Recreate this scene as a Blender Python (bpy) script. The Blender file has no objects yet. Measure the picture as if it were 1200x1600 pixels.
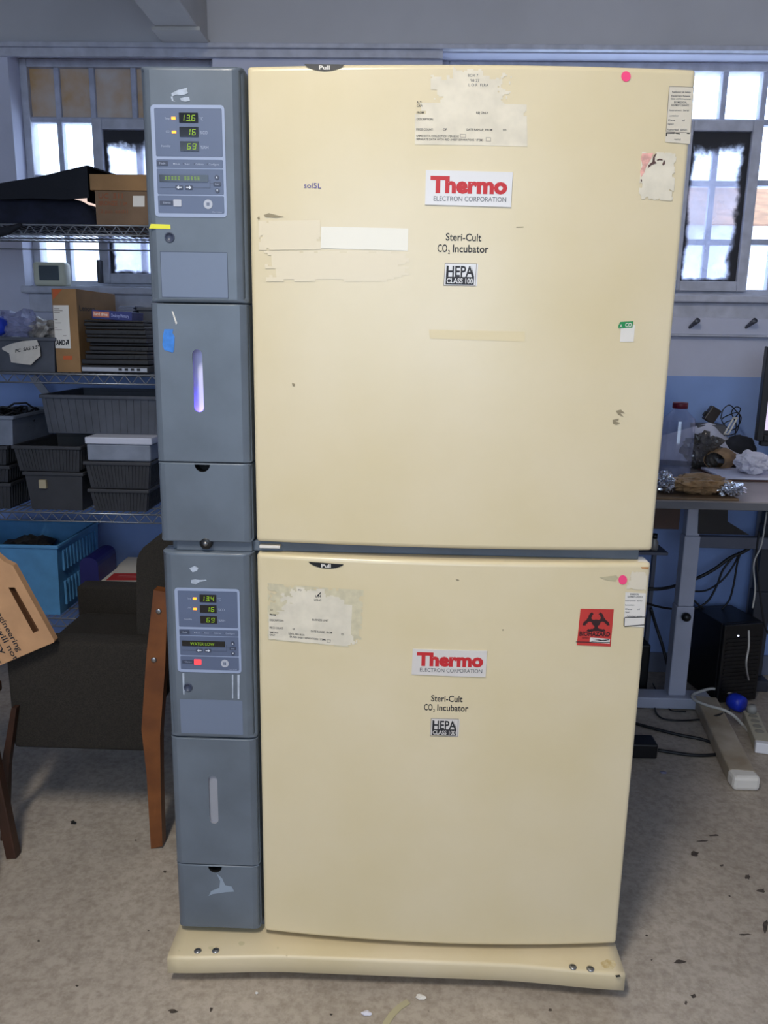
import bpy, bmesh, math, random
from mathutils import Vector, Matrix, noise
from mathutils.geometry import tessellate_polygon

random.seed(7)
scn = bpy.context.scene
col = scn.collection
R = math.radians

# ------------------------------------------------------------------ camera
F_PX = 1250.0
CAM = Vector((0.5034, -1.5712, 1.4304))
YAW, PITCH, ROLL = -0.0288, 0.2192, 0.0159
fwd = Vector((math.sin(YAW) * math.cos(PITCH), math.cos(YAW) * math.cos(PITCH), -math.sin(PITCH)))
rt0 = Vector((math.cos(YAW), -math.sin(YAW), 0))
up0 = rt0.cross(fwd)
RT = rt0 * math.cos(ROLL) + up0 * math.sin(ROLL)
UP = -rt0 * math.sin(ROLL) + up0 * math.cos(ROLL)
cd = bpy.data.cameras.new('camera')
cd.sensor_fit = 'VERTICAL'
cd.sensor_height = 36.0
cd.lens = F_PX * 36.0 / 1600.0
cd.clip_start = 0.02
cam = bpy.data.objects.new('camera', cd)
col.objects.link(cam)
m3 = Matrix((RT, UP, -fwd)).transposed()
cam.matrix_world = Matrix.Translation(CAM) @ m3.to_4x4()
scn.camera = cam

# ------------------------------------------------------------------ world, lamps, exposure
SKY = ((0.66, 0.79, 1.0), 5.0)
scn.view_settings.view_transform = 'Standard'
scn.view_settings.look = 'None'
scn.view_settings.gamma = 1.0
scn.view_settings.use_curve_mapping = False
scn.view_settings.exposure = 0.0
w = bpy.data.worlds.new('sky')
scn.world = w
w.use_nodes = True
bgn = w.node_tree.nodes['Background']
bgn.inputs[0].default_value = (*SKY[0], 1)
bgn.inputs[1].default_value = SKY[1]


def area(name, loc, size, energy, color, rot=(0, 0, 0)):
    d = bpy.data.lights.new(name, 'AREA')
    d.shape = 'RECTANGLE'
    d.size, d.size_y = size
    d.energy = energy
    d.color = color
    o = bpy.data.objects.new(name, d)
    o.location = loc
    o.rotation_euler = rot
    col.objects.link(o)
    return o


# fluorescent ceiling fittings of the room, behind and above the photographer
area('fluorescent_lamp', (-0.05, -1.7, 3.15), (0.22, 0.9), 62, (1.0, 0.94, 0.85))
area('fluorescent_lamp', (-0.6, -3.6, 3.2), (0.25, 1.2), 12, (1.0, 0.93, 0.82))
# added area light standing in for rear daylight; the end wall has no opening
area('rear_fill_light', (0.2, -4.4, 1.85), (3.0, 1.7), 62, (0.58, 0.76, 1.0), (R(90), 0, 0))


# ------------------------------------------------------------------ pixel <-> place
def ray(px, py):
    d = fwd * F_PX + RT * (px - 600) - UP * (py - 800)
    return d / d.y


def at(px, py, Y):
    return CAM + ray(px, py) * (Y - CAM.y)


def on_z(px, py, Z):
    d = ray(px, py)
    return CAM + d * ((Z - CAM.z) / d.z)


# ------------------------------------------------------------------ materials
def lin(c):
    c = c / 255.0
    return c / 12.92 if c <= 0.04045 else ((c + 0.055) / 1.055) ** 2.4


def rgb(*c):
    return (lin(c[0]), lin(c[1]), lin(c[2]), 1)


MATS = {}


def mat(name, c, rough=0.6, metal=0.0, var=0.0, scale=6.0, c2=None, bump=0.0, bscale=60.0, emit=None, spec=0.5, detail=4.0, coat=0.0):
    if name in MATS:
        return MATS[name]
    m = bpy.data.materials.new(name)
    m.use_nodes = True
    nt = m.node_tree
    b = nt.nodes['Principled BSDF']
    b.inputs['Roughness'].default_value = rough
    b.inputs['Metallic'].default_value = metal
    b.inputs['Specular IOR Level'].default_value = spec
    b.inputs['Coat Weight'].default_value = coat
    b.inputs['Base Color'].default_value = rgb(*c)
    tc = nt.nodes.new('ShaderNodeTexCoord')
    if var > 0 or c2:
        n = nt.nodes.new('ShaderNodeTexNoise')
        n.inputs['Scale'].default_value = scale
        n.inputs['Detail'].default_value = detail
        nt.links.new(tc.outputs['Object'], n.inputs['Vector'])
        r = nt.nodes.new('ShaderNodeValToRGB')
        lo = c2 if c2 else tuple(max(0, x * (1 - var)) for x in c)
        hi = c if c2 else tuple(min(255, x * (1 + var)) for x in c)
        r.color_ramp.elements[0].position = 0.35
        r.color_ramp.elements[1].position = 0.65
        r.color_ramp.elements[0].color = rgb(*lo)
        r.color_ramp.elements[1].color = rgb(*hi)
        nt.links.new(n.outputs['Fac'], r.inputs['Fac'])
        nt.links.new(r.outputs['Color'], b.inputs['Base Color'])
    if bump > 0:
        n2 = nt.nodes.new('ShaderNodeTexNoise')
        n2.inputs['Scale'].default_value = bscale
        nt.links.new(tc.outputs['Object'], n2.inputs['Vector'])
        bp = nt.nodes.new('ShaderNodeBump')
        bp.inputs['Strength'].default_value = bump
        bp.inputs['Distance'].default_value = 0.01
        nt.links.new(n2.outputs['Fac'], bp.inputs['Height'])
        nt.links.new(bp.outputs['Normal'], b.inputs['Normal'])
    if emit:
        b.inputs['Emission Color'].default_value = rgb(*emit[0])
        b.inputs['Emission Strength'].default_value = emit[1]
    MATS[name] = m
    return m


def glass(name, tint=(1, 1, 1), gloss=0.06, rough=0.0, dirt=None):
    """thin pane: mostly transparent with a little reflection; dirt = (colour, amount)"""
    if name in MATS:
        return MATS[name]
    m = bpy.data.materials.new(name)
    m.use_nodes = True
    nt = m.node_tree
    nt.nodes.remove(nt.nodes['Principled BSDF'])
    out = nt.nodes['Material Output']
    tr = nt.nodes.new('ShaderNodeBsdfTransparent')
    tr.inputs[0].default_value = (*tint, 1)
    gl = nt.nodes.new('ShaderNodeBsdfGlossy')
    gl.inputs['Roughness'].default_value = rough + 0.03
    mx = nt.nodes.new('ShaderNodeMixShader')
    mx.inputs[0].default_value = gloss
    nt.links.new(tr.outputs[0], mx.inputs[1])
    nt.links.new(gl.outputs[0], mx.inputs[2])
    last = mx
    if dirt:
        df = nt.nodes.new('ShaderNodeBsdfTranslucent')
        df.inputs[0].default_value = rgb(*dirt[0])
        df2 = nt.nodes.new('ShaderNodeBsdfDiffuse')
        df2.inputs[0].default_value = rgb(*dirt[0])
        md = nt.nodes.new('ShaderNodeMixShader')
        md.inputs[0].default_value = 0.5
        nt.links.new(df.outputs[0], md.inputs[1])
        nt.links.new(df2.outputs[0], md.inputs[2])
        tc = nt.nodes.new('ShaderNodeTexCoord')
        n = nt.nodes.new('ShaderNodeTexNoise')
        n.inputs['Scale'].default_value = dirt[2] if len(dirt) > 2 else 8
        n.inputs['Detail'].default_value = 6
        nt.links.new(tc.outputs['Object'], n.inputs['Vector'])
        mr = nt.nodes.new('ShaderNodeMapRange')
        mr.inputs[1].default_value = 0.3
        mr.inputs[2].default_value = 0.7
        mr.inputs[3].default_value = max(0, dirt[1] - 0.2)
        mr.inputs[4].default_value = min(1, dirt[1] + 0.2)
        nt.links.new(n.outputs['Fac'], mr.inputs[0])
        m2 = nt.nodes.new('ShaderNodeMixShader')
        nt.links.new(mr.outputs[0], m2.inputs[0])
        nt.links.new(last.outputs[0], m2.inputs[1])
        nt.links.new(md.outputs[0], m2.inputs[2])
        last = m2
    nt.links.new(last.outputs[0], out.inputs[0])
    MATS[name] = m
    return m


# ------------------------------------------------------------------ mesh builder
class MB:
    def __init__(s):
        s.v, s.f, s.m, s.sm, s.mats = [], [], [], [], []

    def mi(s, mt):
        if mt not in s.mats:
            s.mats.append(mt)
        return s.mats.index(mt)

    def add(s, vs, fs, mt, smooth=False):
        o = len(s.v)
        k = s.mi(mt)
        s.v += [Vector(v) for v in vs]
        for f in fs:
            s.f.append([i + o for i in f])
            s.m.append(k)
            s.sm.append(smooth)
        return s

    def bm(s, b, mt, smooth=False, mtx=None):
        b.verts.index_update()
        vs = [(mtx @ v.co if mtx else v.co.copy()) for v in b.verts]
        s.add(vs, [[v.index for v in f.verts] for f in b.faces], mt, smooth)
        b.free()
        return s

    def box(s, a, b, mt, bev=0.0, mtx=None, seg=2):
        a, b = Vector(a), Vector(b)
        lo = Vector([min(a[i], b[i]) for i in range(3)])
        hi = Vector([max(a[i], b[i]) for i in range(3)])
        bb = bmesh.new()
        bmesh.ops.create_cube(bb, size=1.0)
        d = hi - lo
        c = (hi + lo) / 2
        for v in bb.verts:
            v.co = Vector((v.co.x * d.x + c.x, v.co.y * d.y + c.y, v.co.z * d.z + c.z))
        if bev > 0:
            bmesh.ops.bevel(bb, geom=list(bb.edges), offset=min(bev, min(d) * 0.45), segments=seg, profile=0.5, affect='EDGES')
        return s.bm(bb, mt, bev > 0 and seg > 2, mtx)

    def bar(s, p, q, wd, hg, mt, up=(0, 0, 1), bev=0.0):
        p, q = Vector(p), Vector(q)
        d = q - p
        z = d.normalized()
        x = z.cross(Vector(up))
        if x.length < 1e-4:
            x = z.cross(Vector((1, 0, 0)))
        x.normalize()
        y = x.cross(z)
        M = Matrix((x, y, z)).transposed().to_4x4()
        M.translation = (p + q) / 2
        L = d.length
        return s.box((-wd / 2, -hg / 2, -L / 2), (wd / 2, hg / 2, L / 2), mt, bev, M)

    def tube(s, pts, r, mt, n=8, smooth=True, closed=False):
        pts = [Vector(p) for p in pts]
        rings = []
        N = len(pts)
        px = None
        for i, p in enumerate(pts):
            a = pts[i - 1] if (i > 0 or closed) else p
            b = pts[(i + 1) % N] if (i < N - 1 or closed) else p
            t = (b - a)
            t = t.normalized() if t.length > 1e-9 else Vector((0, 0, 1))
            if px is None:
                px = t.orthogonal().normalized()
            px = (px - t * px.dot(t))
            px = px.normalized() if px.length > 1e-6 else t.orthogonal().normalized()
            py = t.cross(px)
            rr = r[i] if isinstance(r, (list, tuple)) else r
            rings.append([p + (px * math.cos(2 * math.pi * k / n) + py * math.sin(2 * math.pi * k / n)) * rr for k in range(n)])
        vs = [v for rg in rings for v in rg]
        fs = []
        for i in range(N if closed else N - 1):
            j = (i + 1) % N
            for k in range(n):
                fs.append([i * n + k, i * n + (k + 1) % n, j * n + (k + 1) % n, j * n + k])
        if not closed:
            fs.append(list(range(n))[::-1])
            fs.append([(N - 1) * n + k for k in range(n)])
        return s.add(vs, fs, mt, smooth)

    def lathe(s, prof, c, mt, n=24, axis='z', smooth=True, mtx=None):
        """prof: list of (radius, height)"""
        c = Vector(c)
        vs, fs = [], []
        for r_, h in prof:
            for k in range(n):
                a = 2 * math.pi * k / n
                if axis == 'z':
                    v = Vector((r_ * math.cos(a), r_ * math.sin(a), h))
                elif axis == 'y':
                    v = Vector((r_ * math.cos(a), h, r_ * math.sin(a)))
                else:
                    v = Vector((h, r_ * math.cos(a), r_ * math.sin(a)))
                if mtx:
                    v = mtx @ v
                vs.append(c + v)
        for i in range(len(prof) - 1):
            for k in range(n):
                fs.append([i * n + k, i * n + (k + 1) % n, (i + 1) * n + (k + 1) % n, (i + 1) * n + k])
        if prof[0][0] > 1e-6:
            fs.append(list(range(n))[::-1])
        if prof[-1][0] > 1e-6:
            fs.append([(len(prof) - 1) * n + k for k in range(n)])
        return s.add(vs, fs, mt, smooth)

    def prism(s, poly, fmap, d0, d1, mt):
        """poly list of 2-D points, fmap(u, v, d) -> 3-D"""
        n = len(poly)
        vs = [fmap(u, v, d0) for u, v in poly] + [fmap(u, v, d1) for u, v in poly]
        tri = tessellate_polygon([[Vector((u, v, 0)) for u, v in poly]])
        fs = [list(t) for t in tri] + [[i + n for i in t][::-1] for t in tri]
        fs += [[i, (i + 1) % n, (i + 1) % n + n, i + n] for i in range(n)]
        return s.add(vs, fs, mt)

    def poly(s, poly, fmap, mt, holes=()):
        loops = [poly] + list(holes)
        flat = [p for lp in loops for p in lp]
        tri = tessellate_polygon([[Vector((u, v, 0)) for u, v in lp] for lp in loops])
        return s.add([fmap(u, v) for u, v in flat], [list(t) for t in tri], mt)

    def build(s, name, parent=None, fix=True):
        me = bpy.data.meshes.new(name)
        if parent is not None:
            org = root_of(parent).location.copy()
        else:
            xs = [v.x for v in s.v]; ys = [v.y for v in s.v]; zs = [v.z for v in s.v]
            org = Vector(((min(xs) + max(xs)) / 2, (min(ys) + max(ys)) / 2, min(zs)))
        me.from_pydata([v - org for v in s.v], [], s.f)
        for mt in s.mats:
            me.materials.append(mt)
        for p, k, sm in zip(me.polygons, s.m, s.sm):
            p.material_index = k
            p.use_smooth = sm
        me.update()
        if fix:
            b = bmesh.new()
            b.from_mesh(me)
            bmesh.ops.recalc_face_normals(b, faces=list(b.faces))
            b.to_mesh(me)
            b.free()
        o = bpy.data.objects.new(name, me)
        col.objects.link(o)
        if parent is not None:
            o.parent = parent
        else:
            o.location = org
        return o


def root_of(o):
    while o.parent is not None:
        o = o.parent
    return o


def tag(o, label=None, cat=None, group=None, kind=None):
    if label:
        o['label'] = label
    if cat:
        o['category'] = cat
    if group:
        o['group'] = group
    if kind:
        o['kind'] = kind
    return o


def thing(name, loc, label, cat, group=None):
    o = bpy.data.objects.new(name, None)
    o.empty_display_size = 0.05
    o.location = loc
    col.objects.link(o)
    return tag(o, label, cat, group)


def struct(mb, name, parent=None):
    o = mb.build(name, parent)
    if parent is None:
        o['kind'] = 'structure'
    return o


def copy_tree(o, parent=None):
    c = o.copy()
    col.objects.link(c)
    if parent is not None:
        c.parent = parent
    for ch in [x for x in col.objects if x.parent == o]:
        copy_tree(ch, c)
    return c


# ------------------------------------------------------------------ lettering
GLY = {}


def glyphs(txt, bold=0.0):
    key = (txt, bold)
    if key in GLY:
        return GLY[key]
    cu = bpy.data.curves.new('lettering', 'FONT')
    cu.body = txt
    cu.size = 1.0
    cu.offset = bold
    cu.resolution_u = 3
    o = bpy.data.objects.new('lettering', cu)
    col.objects.link(o)
    bpy.context.view_layer.update()
    dg = bpy.context.evaluated_depsgraph_get()
    me = bpy.data.meshes.new_from_object(o.evaluated_get(dg))
    vs = [(v.co.x, v.co.y) for v in me.vertices]
    fs = [list(p.vertices) for p in me.polygons]
    bpy.data.objects.remove(o)
    bpy.data.curves.remove(cu)
    bpy.data.meshes.remove(me)
    GLY[key] = (vs, fs)
    return GLY[key]


CAPH = 0.71


def text(mb, txt, fmap, u0, u1, v, h, mt, bold=0.0, dv=0.0):
    """fit the text between u0 and u1 on baseline v, capital height h; dv = rise of the baseline over the run"""
    vs, fs = glyphs(txt, bold)
    if not vs:
        return
    xa = min(x for x, _ in vs)
    xb = max(x for x, _ in vs)
    k = (u1 - u0) / (xb - xa)
    kh = h / CAPH
    mb.add([fmap(u0 + (x - xa) * k, v + y * kh + dv * (x - xa) / (xb - xa)) for x, y in vs], fs, mt)


# ================================================================== SETTING
WALL_Y = 1.75
GLZ = WALL_Y + 0.12
XL, XR, YB, ZC = -2.2, 3.3, -4.6, 3.25
m_wall = mat('wall_paint', (198, 200, 217), 0.85, var=0.03, scale=3, bump=0.05)
m_upper = mat('upper_wall_paint', (188, 188, 192), 0.9, var=0.03, scale=2)
m_dado = mat('dado_paint', (140, 166, 218), 0.8, var=0.04, scale=3)
m_ceil = mat('ceiling_paint', (190, 188, 184), 0.9, var=0.02)
m_trim = mat('window_paint', (186, 188, 200), 0.6, var=0.05, scale=20)
m_bar = mat('window_bar_paint', (176, 180, 198), 0.6, var=0.06, scale=20)


def floor_mat():
    m = bpy.data.materials.new('vinyl_floor')
    m.use_nodes = True
    nt = m.node_tree
    b = nt.nodes['Principled BSDF']
    b.inputs['Roughness'].default_value = 0.5
    b.inputs['Specular IOR Level'].default_value = 0.35
    tc = nt.nodes.new('ShaderNodeTexCoord')

    def nz(scale, detail, p0, p1, c0, c1):
        n = nt.nodes.new('ShaderNodeTexNoise')
        n.inputs['Scale'].default_value = scale
        n.inputs['Detail'].default_value = detail
        n.inputs['Roughness'].default_value = 0.65
        nt.links.new(tc.outputs['Object'], n.inputs['Vector'])
        r = nt.nodes.new('ShaderNodeValToRGB')
        r.color_ramp.elements[0].position = p0
        r.color_ramp.elements[1].position = p1
        r.color_ramp.elements[0].color = c0
        r.color_ramp.elements[1].color = c1
        nt.links.new(n.outputs['Fac'], r.inputs['Fac'])
        return r
    a = nz(2.2, 6, 0.3, 0.7, rgb(160, 150, 138), rgb(188, 177, 163))
    c = nz(55, 4, 0.34, 0.60, rgb(206, 202, 196), rgb(255, 255, 255))
    d = nz(14, 8, 0.255, 0.30, rgb(120, 112, 104), rgb(255, 255, 255))
    x1 = nt.nodes.new('ShaderNodeMix'); x1.data_type = 'RGBA'; x1.blend_type = 'MULTIPLY'
    x1.inputs['Factor'].default_value = 0.7
    nt.links.new(a.outputs[0], x1.inputs['A']); nt.links.new(c.outputs[0], x1.inputs['B'])
    x2 = nt.nodes.new('ShaderNodeMix'); x2.data_type = 'RGBA'; x2.blend_type = 'MULTIPLY'
    x2.inputs['Factor'].default_value = 0.6
    nt.links.new(x1.outputs['Result'], x2.inputs['A']); nt.links.new(d.outputs[0], x2.inputs['B'])
    nt.links.new(x2.outputs['Result'], b.inputs['Base Color'])
    return m


fl = MB()
fl.box((XL - .1, YB - .1, -0.1), (XR + .1, WALL_Y + .2, 0), floor_mat())
m_stain = mat('floor_scuff', (70, 62, 55), 0.7, var=0.2, scale=80)


def blot(mb, px, py, w_, h_, mt, n=11, Z=0.0004):
    poly = []
    for k in range(n):
        a = 2 * math.pi * k / n
        r_ = random.uniform(0.45, 1.0)
        p = on_z(px + math.cos(a) * w_ * r_, py + math.sin(a) * h_ * r_, Z)
        poly.append((p.x, p.y))
    mb.poly(poly, lambda u, v: (u, v, Z), mt)


for bx in [(1168, 1370, 7, 6), (1190, 1392, 9, 4), (1062, 1503, 12, 5), (1196, 1448, 6, 14), (1084, 1556, 6, 4), (1072, 1567, 3, 4), (1140, 1400, 2, 2),
           (1018, 1500, 2, 2), (1128, 1352, 4, 2), (1098, 1314, 14, 2), (270, 1580, 9, 4), (232, 1454, 3, 2), (330, 1577, 4, 5), (517, 1585, 3, 3), (258, 1362, 3, 3),
           (212, 1313, 2, 1.5), (1085, 1335, 9, 6), (1010, 1462, 3, 2), (1165, 1460, 12, 2), (1115, 1305, 9, 2), (60, 1470, 3, 2), (120, 1540, 4, 2), (860, 1578, 4, 3)]:
    blot(fl, *bx, m_stain)
struct(fl, 'floor')

b = MB(); b.box((XL - .1, YB - .1, ZC), (XR + .1, WALL_Y + .2, ZC + .1), m_ceil); struct(b, 'ceiling')
b = MB(); b.box((XL - .1, YB - .1, 0), (XL, WALL_Y, ZC), m_wall); struct(b, 'wall_left')
b = MB(); b.box((XR, YB - .1, 0), (XR + .1, WALL_Y, ZC), m_wall); struct(b, 'wall_right')
b = MB(); b.box((XL, YB - .1, 0), (XR, YB, ZC), m_wall); struct(b, 'wall_front')

# window openings of the back wall
trim_z = at(600, 75, WALL_Y).z
open_top = at(600, 82, WALL_Y).z
w1x0, w1x1 = at(24, 250, WALL_Y).x, at(336, 250, WALL_Y).x
w2x0, w2x1 = at(690, 150, WALL_Y).x, 2.95
sill1 = at(90, 448, WALL_Y).z
sill2 = at(1120, 462, WALL_Y).z
dado_z = at(1100, 588, WALL_Y).z
wb = MB()
Y0, Y1 = WALL_Y, WALL_Y + 0.22
wb.box((XL - .1, Y0, 0), (XR + .1, Y1, dado_z), m_dado)
sl = min(sill1, sill2)
wb.box((XL - .1, Y0, dado_z), (XR + .1, Y1, sl - .0), m_wall)
wb.box((XL - .1, Y0, sl), (w1x0, Y1, open_top), m_wall)
wb.box((w1x0, Y0, sl), (w1x1, Y1, sill1), m_wall)
wb.box((w1x1, Y0, sl), (w2x0, Y1, open_top), m_wall)
wb.box((w2x0, Y0, sl), (w2x1, Y1, sill2), m_wall)
wb.box((w2x1, Y0, sl), (XR + .1, Y1, open_top), m_wall)
wb.box((XL - .1, Y0, open_top), (XR + .1, Y1, trim_z), m_wall)
wb.box((XL - .1, Y0, trim_z), (XR + .1, Y1, ZC), m_upper)
struct(wb, 'wall_back')

tr = MB()
tr.box((XL, WALL_Y - .035, trim_z - .012), (XR, WALL_Y, trim_z + .006), m_trim, .004)
tr.box((XL, WALL_Y - .02, at(600, 93, WALL_Y).z), (w2x0, WALL_Y, trim_z - .012), m_trim)
struct(tr, 'trim_1')

# beam under the ceiling, running towards the camera
bz = at(300, 66, WALL_Y).z
bx0, bx1 = at(262, 70, WALL_Y).x, at(325, 66, WALL_Y).x
bm_ = MB()
bm_.box((bx0, -3.5, bz), (bx1, WALL_Y, ZC), m_ceil, .006)
bm_.box((bx0 - .01, WALL_Y - .16, bz - .012), (bx1 + .01, WALL_Y - .001, bz), m_ceil)
struct(bm_, 'ceiling_beam')

# ------------------------------------------------------------------ windows
m_glass = glass('window_glass', (0.96, 0.98, 1.0), 0.05)
m_wired = glass('wired_glass', (0.86, 0.9, 1.0), 0.05, 0.1, ((200, 200, 210), 0.34, 5))
m_board = mat('painted_over_glass', (206, 200, 196), 0.7, c2=(196, 158, 112), scale=7, detail=6)


def add_grime(m):
    """black mould creeping over the pane from its edges, thickest along the top"""
    nt = m.node_tree
    out = nt.nodes['Material Output']
    prev = out.inputs[0].links[0].from_socket
    tc = nt.nodes.new('ShaderNodeTexCoord')
    sp = nt.nodes.new('ShaderNodeSeparateXYZ')
    nt.links.new(tc.outputs['Generated'], sp.inputs[0])

    def M(op, a, b_=None):
        n = nt.nodes.new('ShaderNodeMath'); n.operation = op
        for k, x in enumerate((a, b_)):
            if x is None:
                continue
            if isinstance(x, (int, float)):
                n.inputs[k].default_value = x
            else:
                nt.links.new(x, n.inputs[k])
        return n.outputs[0]
    x, z = sp.outputs['X'], sp.outputs['Z']
    e = M('MINIMUM', M('MULTIPLY', x, 1.6), M('SUBTRACT', 1.0, x))
    e = M('MINIMUM', e, M('MULTIPLY', M('SUBTRACT', 1.0, z), 1.15))
    e = M('MINIMUM', e, M('ADD', M('MULTIPLY', z, 4.0), .06))
    n = nt.nodes.new('ShaderNodeTexNoise'); n.inputs['Scale'].default_value = 9; n.inputs['Detail'].default_value = 9; n.inputs['Roughness'].default_value = .7
    nt.links.new(tc.outputs['Object'], n.inputs['Vector'])
    v = M('ADD', e, M('MULTIPLY', M('SUBTRACT', n.outputs['Fac'], .5), .42))
    mr = nt.nodes.new('ShaderNodeMapRange')
    mr.inputs[1].default_value = .09; mr.inputs[2].default_value = .19
    mr.inputs[3].default_value = 1.0; mr.inputs[4].default_value = 0.0
    nt.links.new(v, mr.inputs[0])
    df = nt.nodes.new('ShaderNodeBsdfDiffuse'); df.inputs[0].default_value = rgb(66, 66, 70)
    mx = nt.nodes.new('ShaderNodeMixShader')
    nt.links.new(mr.outputs[0], mx.inputs[0]); nt.links.new(prev, mx.inputs[1]); nt.links.new(df.outputs[0], mx.inputs[2])
    nt.links.new(mx.outputs[0], out.inputs[0])


add_grime(m_wired)


def wx(px, py):
    return at(px, py, GLZ).x


def wz(px, py):
    return at(px, py, GLZ).z


def rowz(y, x):
    return wz(x, y)


def frame_rect(mb, x0, x1, z0, z1, wd, y0, y1, mt, bev=.004):
    mb.box((x0, y0, z0), (x0 + wd, y1, z1), mt, bev)
    mb.box((x1 - wd, y0, z0), (x1, y1, z1), mt, bev)
    mb.box((x0 + wd, y0, z1 - wd), (x1 - wd, y1, z1), mt, bev)
    mb.box((x0 + wd, y0, z0), (x1 - wd, y1, z0 + wd), mt, bev)


def window(name, x0, x1, z0, z1, cols, rows, sash, boarded, sill_y):
    """cols, rows: bar centre lines; sash = list of (c0, c1, r0, r1) bar-index rectangles of the pivot sashes"""
    fr = MB()
    bw = 0.022
    frame_rect(fr, x0, x1, z0, z1, 0.030, GLZ - .03, GLZ + .04, m_trim)
    in_sash = lambda c, r: any(s[0] <= c < s[1] and s[2] <= r < s[3] for s in sash)
    xs = [x0 + .02] + cols + [x1 - .02]
    zs = [z1 - .02] + rows + [z0 + .02]
    for c in range(len(xs) - 1):
        for r in range(len(zs) - 1):
            if c < len(xs) - 2 and not (in_sash(c, r) and in_sash(c + 1, r)):
                fr.box((xs[c + 1] - bw / 2, GLZ - .02, zs[r + 1]), (xs[c + 1] + bw / 2, GLZ + .02, zs[r]), m_bar, .004)
            if r < len(zs) - 2 and not (in_sash(c, r) and in_sash(c, r + 1)):
                fr.box((xs[c], GLZ - .019, zs[r + 1] - bw / 2), (xs[c + 1], GLZ + .019, zs[r + 1] + bw / 2), m_bar, .004)
    f = struct(fr, name)
    for c in range(len(xs) - 1):
        for r in range(len(zs) - 1):
            if in_sash(c, r):
                continue
            pn = MB()
            bd = boarded and r == 0
            pn.box((xs[c] + .004, GLZ - .004, zs[r + 1] + .004), (xs[c + 1] - .004, GLZ, zs[r] - .004), m_board if bd else m_glass)
            pn.build('painted_pane' if bd else 'pane', f)
    for (c0, c1, r0, r1) in sash:
        sx0, sx1, sz1, sz0 = xs[c0], xs[c1], zs[r0], zs[r1]
        sm = MB()
        frame_rect(sm, sx0, sx1, sz0, sz1, 0.040, GLZ - .05, GLZ - .005, m_trim)
        s = sm.build('pivot_sash', f)
        g = MB()
        g.box((sx0 + .035, GLZ - .03, sz0 + .035), (sx1 - .035, GLZ - .026, sz1 - .035), m_wired)
        g.build('wired_pane', s)
        bb = MB()   # fixed outer bars seen through the wired glass
        for c in range(c0 + 1, c1):
            bb.box((xs[c] - bw / 2, GLZ + .01, sz0), (xs[c] + bw / 2, GLZ + .03, sz1), m_bar)
        for r in range(r0 + 1, r1):
            bb.box((sx0, GLZ + .011, zs[r] - bw / 2), (sx1, GLZ + .031, zs[r] + bw / 2), m_bar)
        bb.build('outer_bars', s)
        hd = MB()
        hd.box((sx0 + .0, GLZ - .085, sz0 + .0), (sx0 + .014, GLZ - .05, sz0 + .09), mat('casement_stay', (70, 70, 74), .5), .003)
        hd.build('stay', s)
    sb = MB()
    sb.box((x0, WALL_Y - .05, sill_y - .028), (x1, GLZ - .03, sill_y), m_trim, .006)
    sb.box((x0, GLZ - .06, sill_y), (x1, GLZ - .03, z0 + .01), m_trim, .004)
    sb.box((x0 + .02, WALL_Y - .018, sill_y - .10), (x1 - .02, WALL_Y, sill_y - .028), m_trim, .003)
    sb.build('window_sill', f)
    return f


z_hi = open_top
r1 = [wz(100, 189), wz(100, 279), wz(100, 361)]
window('window_1', w1x0, w1x1, sill1, z_hi, [wx(96, 200), wx(150, 200), wx(214, 200), wx(272, 200)], r1, [(2, 4, 1, 4)], True, sill1)
r2 = [wz(1100, 192), wz(1100, 286), wz(1100, 378)]
px2 = [752, 814, 876, 938, 1003, 1063, 1125, 1187]
c2_ = [wx(p, 190) for p in px2] + [wx(1187, 190) + .105 * k for k in range(1, 9) if wx(1187, 190) + .105 * k < w2x1 - .08]
window('window_2', w2x0, w2x1, sill2, z_hi, c2_, r2, [(6, 8, 1, 4), (0, 2, 1, 4)], False, sill2)
base_b = MB(); base_b.box((XL, WALL_Y - .012, 0), (XR, WALL_Y, .09), mat('skirting', (110, 116, 134), .7), .003); struct(base_b, 'baseboard_back')

# coat rail under the right window
cr0, cr1 = at(1060, 496, WALL_Y), at(1060, 522, WALL_Y)
t = thing('coat_rail', (1.9, WALL_Y - .012, cr1.z), 'grey painted board with two short pegs fixed to wall under right window', 'coat rail')
b = MB(); b.box((0.9, WALL_Y - .024, cr1.z), (2.9, WALL_Y - .001, cr0.z), m_wall, .003); b.box((0.9, WALL_Y - .028, cr1.z - .008), (2.9, WALL_Y - .001, cr1.z), m_trim, .002); b.build('board', t)
for px_ in (1080, 1168):
    p = at(px_ - 3, 512, WALL_Y - .02); q = p + Vector((.014, -.05, .028))
    b = MB(); b.tube([p, p.lerp(q, .5), q], [.006, .008, .011], mat('peg_metal', (96, 98, 108), .45, .6), 10); b.build('peg', t)

# neighbouring house seen through the windows
hy = 16.0
m_hw = mat('render_wall', (205, 205, 215), .9, var=.04)
t = thing('house', (6.0, hy, 0), 'neighbouring house with tan roof seen through the windows', 'house')
zr0, zr1 = at(1100, 352, hy).z, at(1100, 300, hy).z
b = MB(); b.box((-8, hy, -1), (16, hy + 6, zr0), m_hw); b.build('wall', t)
b = MB()
b.prism([(0, 0), (6.6, 0), (3.3, zr1 - zr0 + .6)], lambda u, v, d: (d, hy - .3 + u, zr0 + v), -8.4, 16.4, mat('roof_tile', (150, 112, 84), .9, var=.1, scale=3)); b.build('roof', t)
for x_ in (-6.5, -4, 1, 4.2, 7.5, 9.6, 13):
    b = MB(); b.box((x_, hy - .03, zr0 - 3.7), (x_ + .9, hy + .02, zr0 - 2.5), mat('house_window', (90, 105, 130), .2), .01); b.build('window', t)

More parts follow.
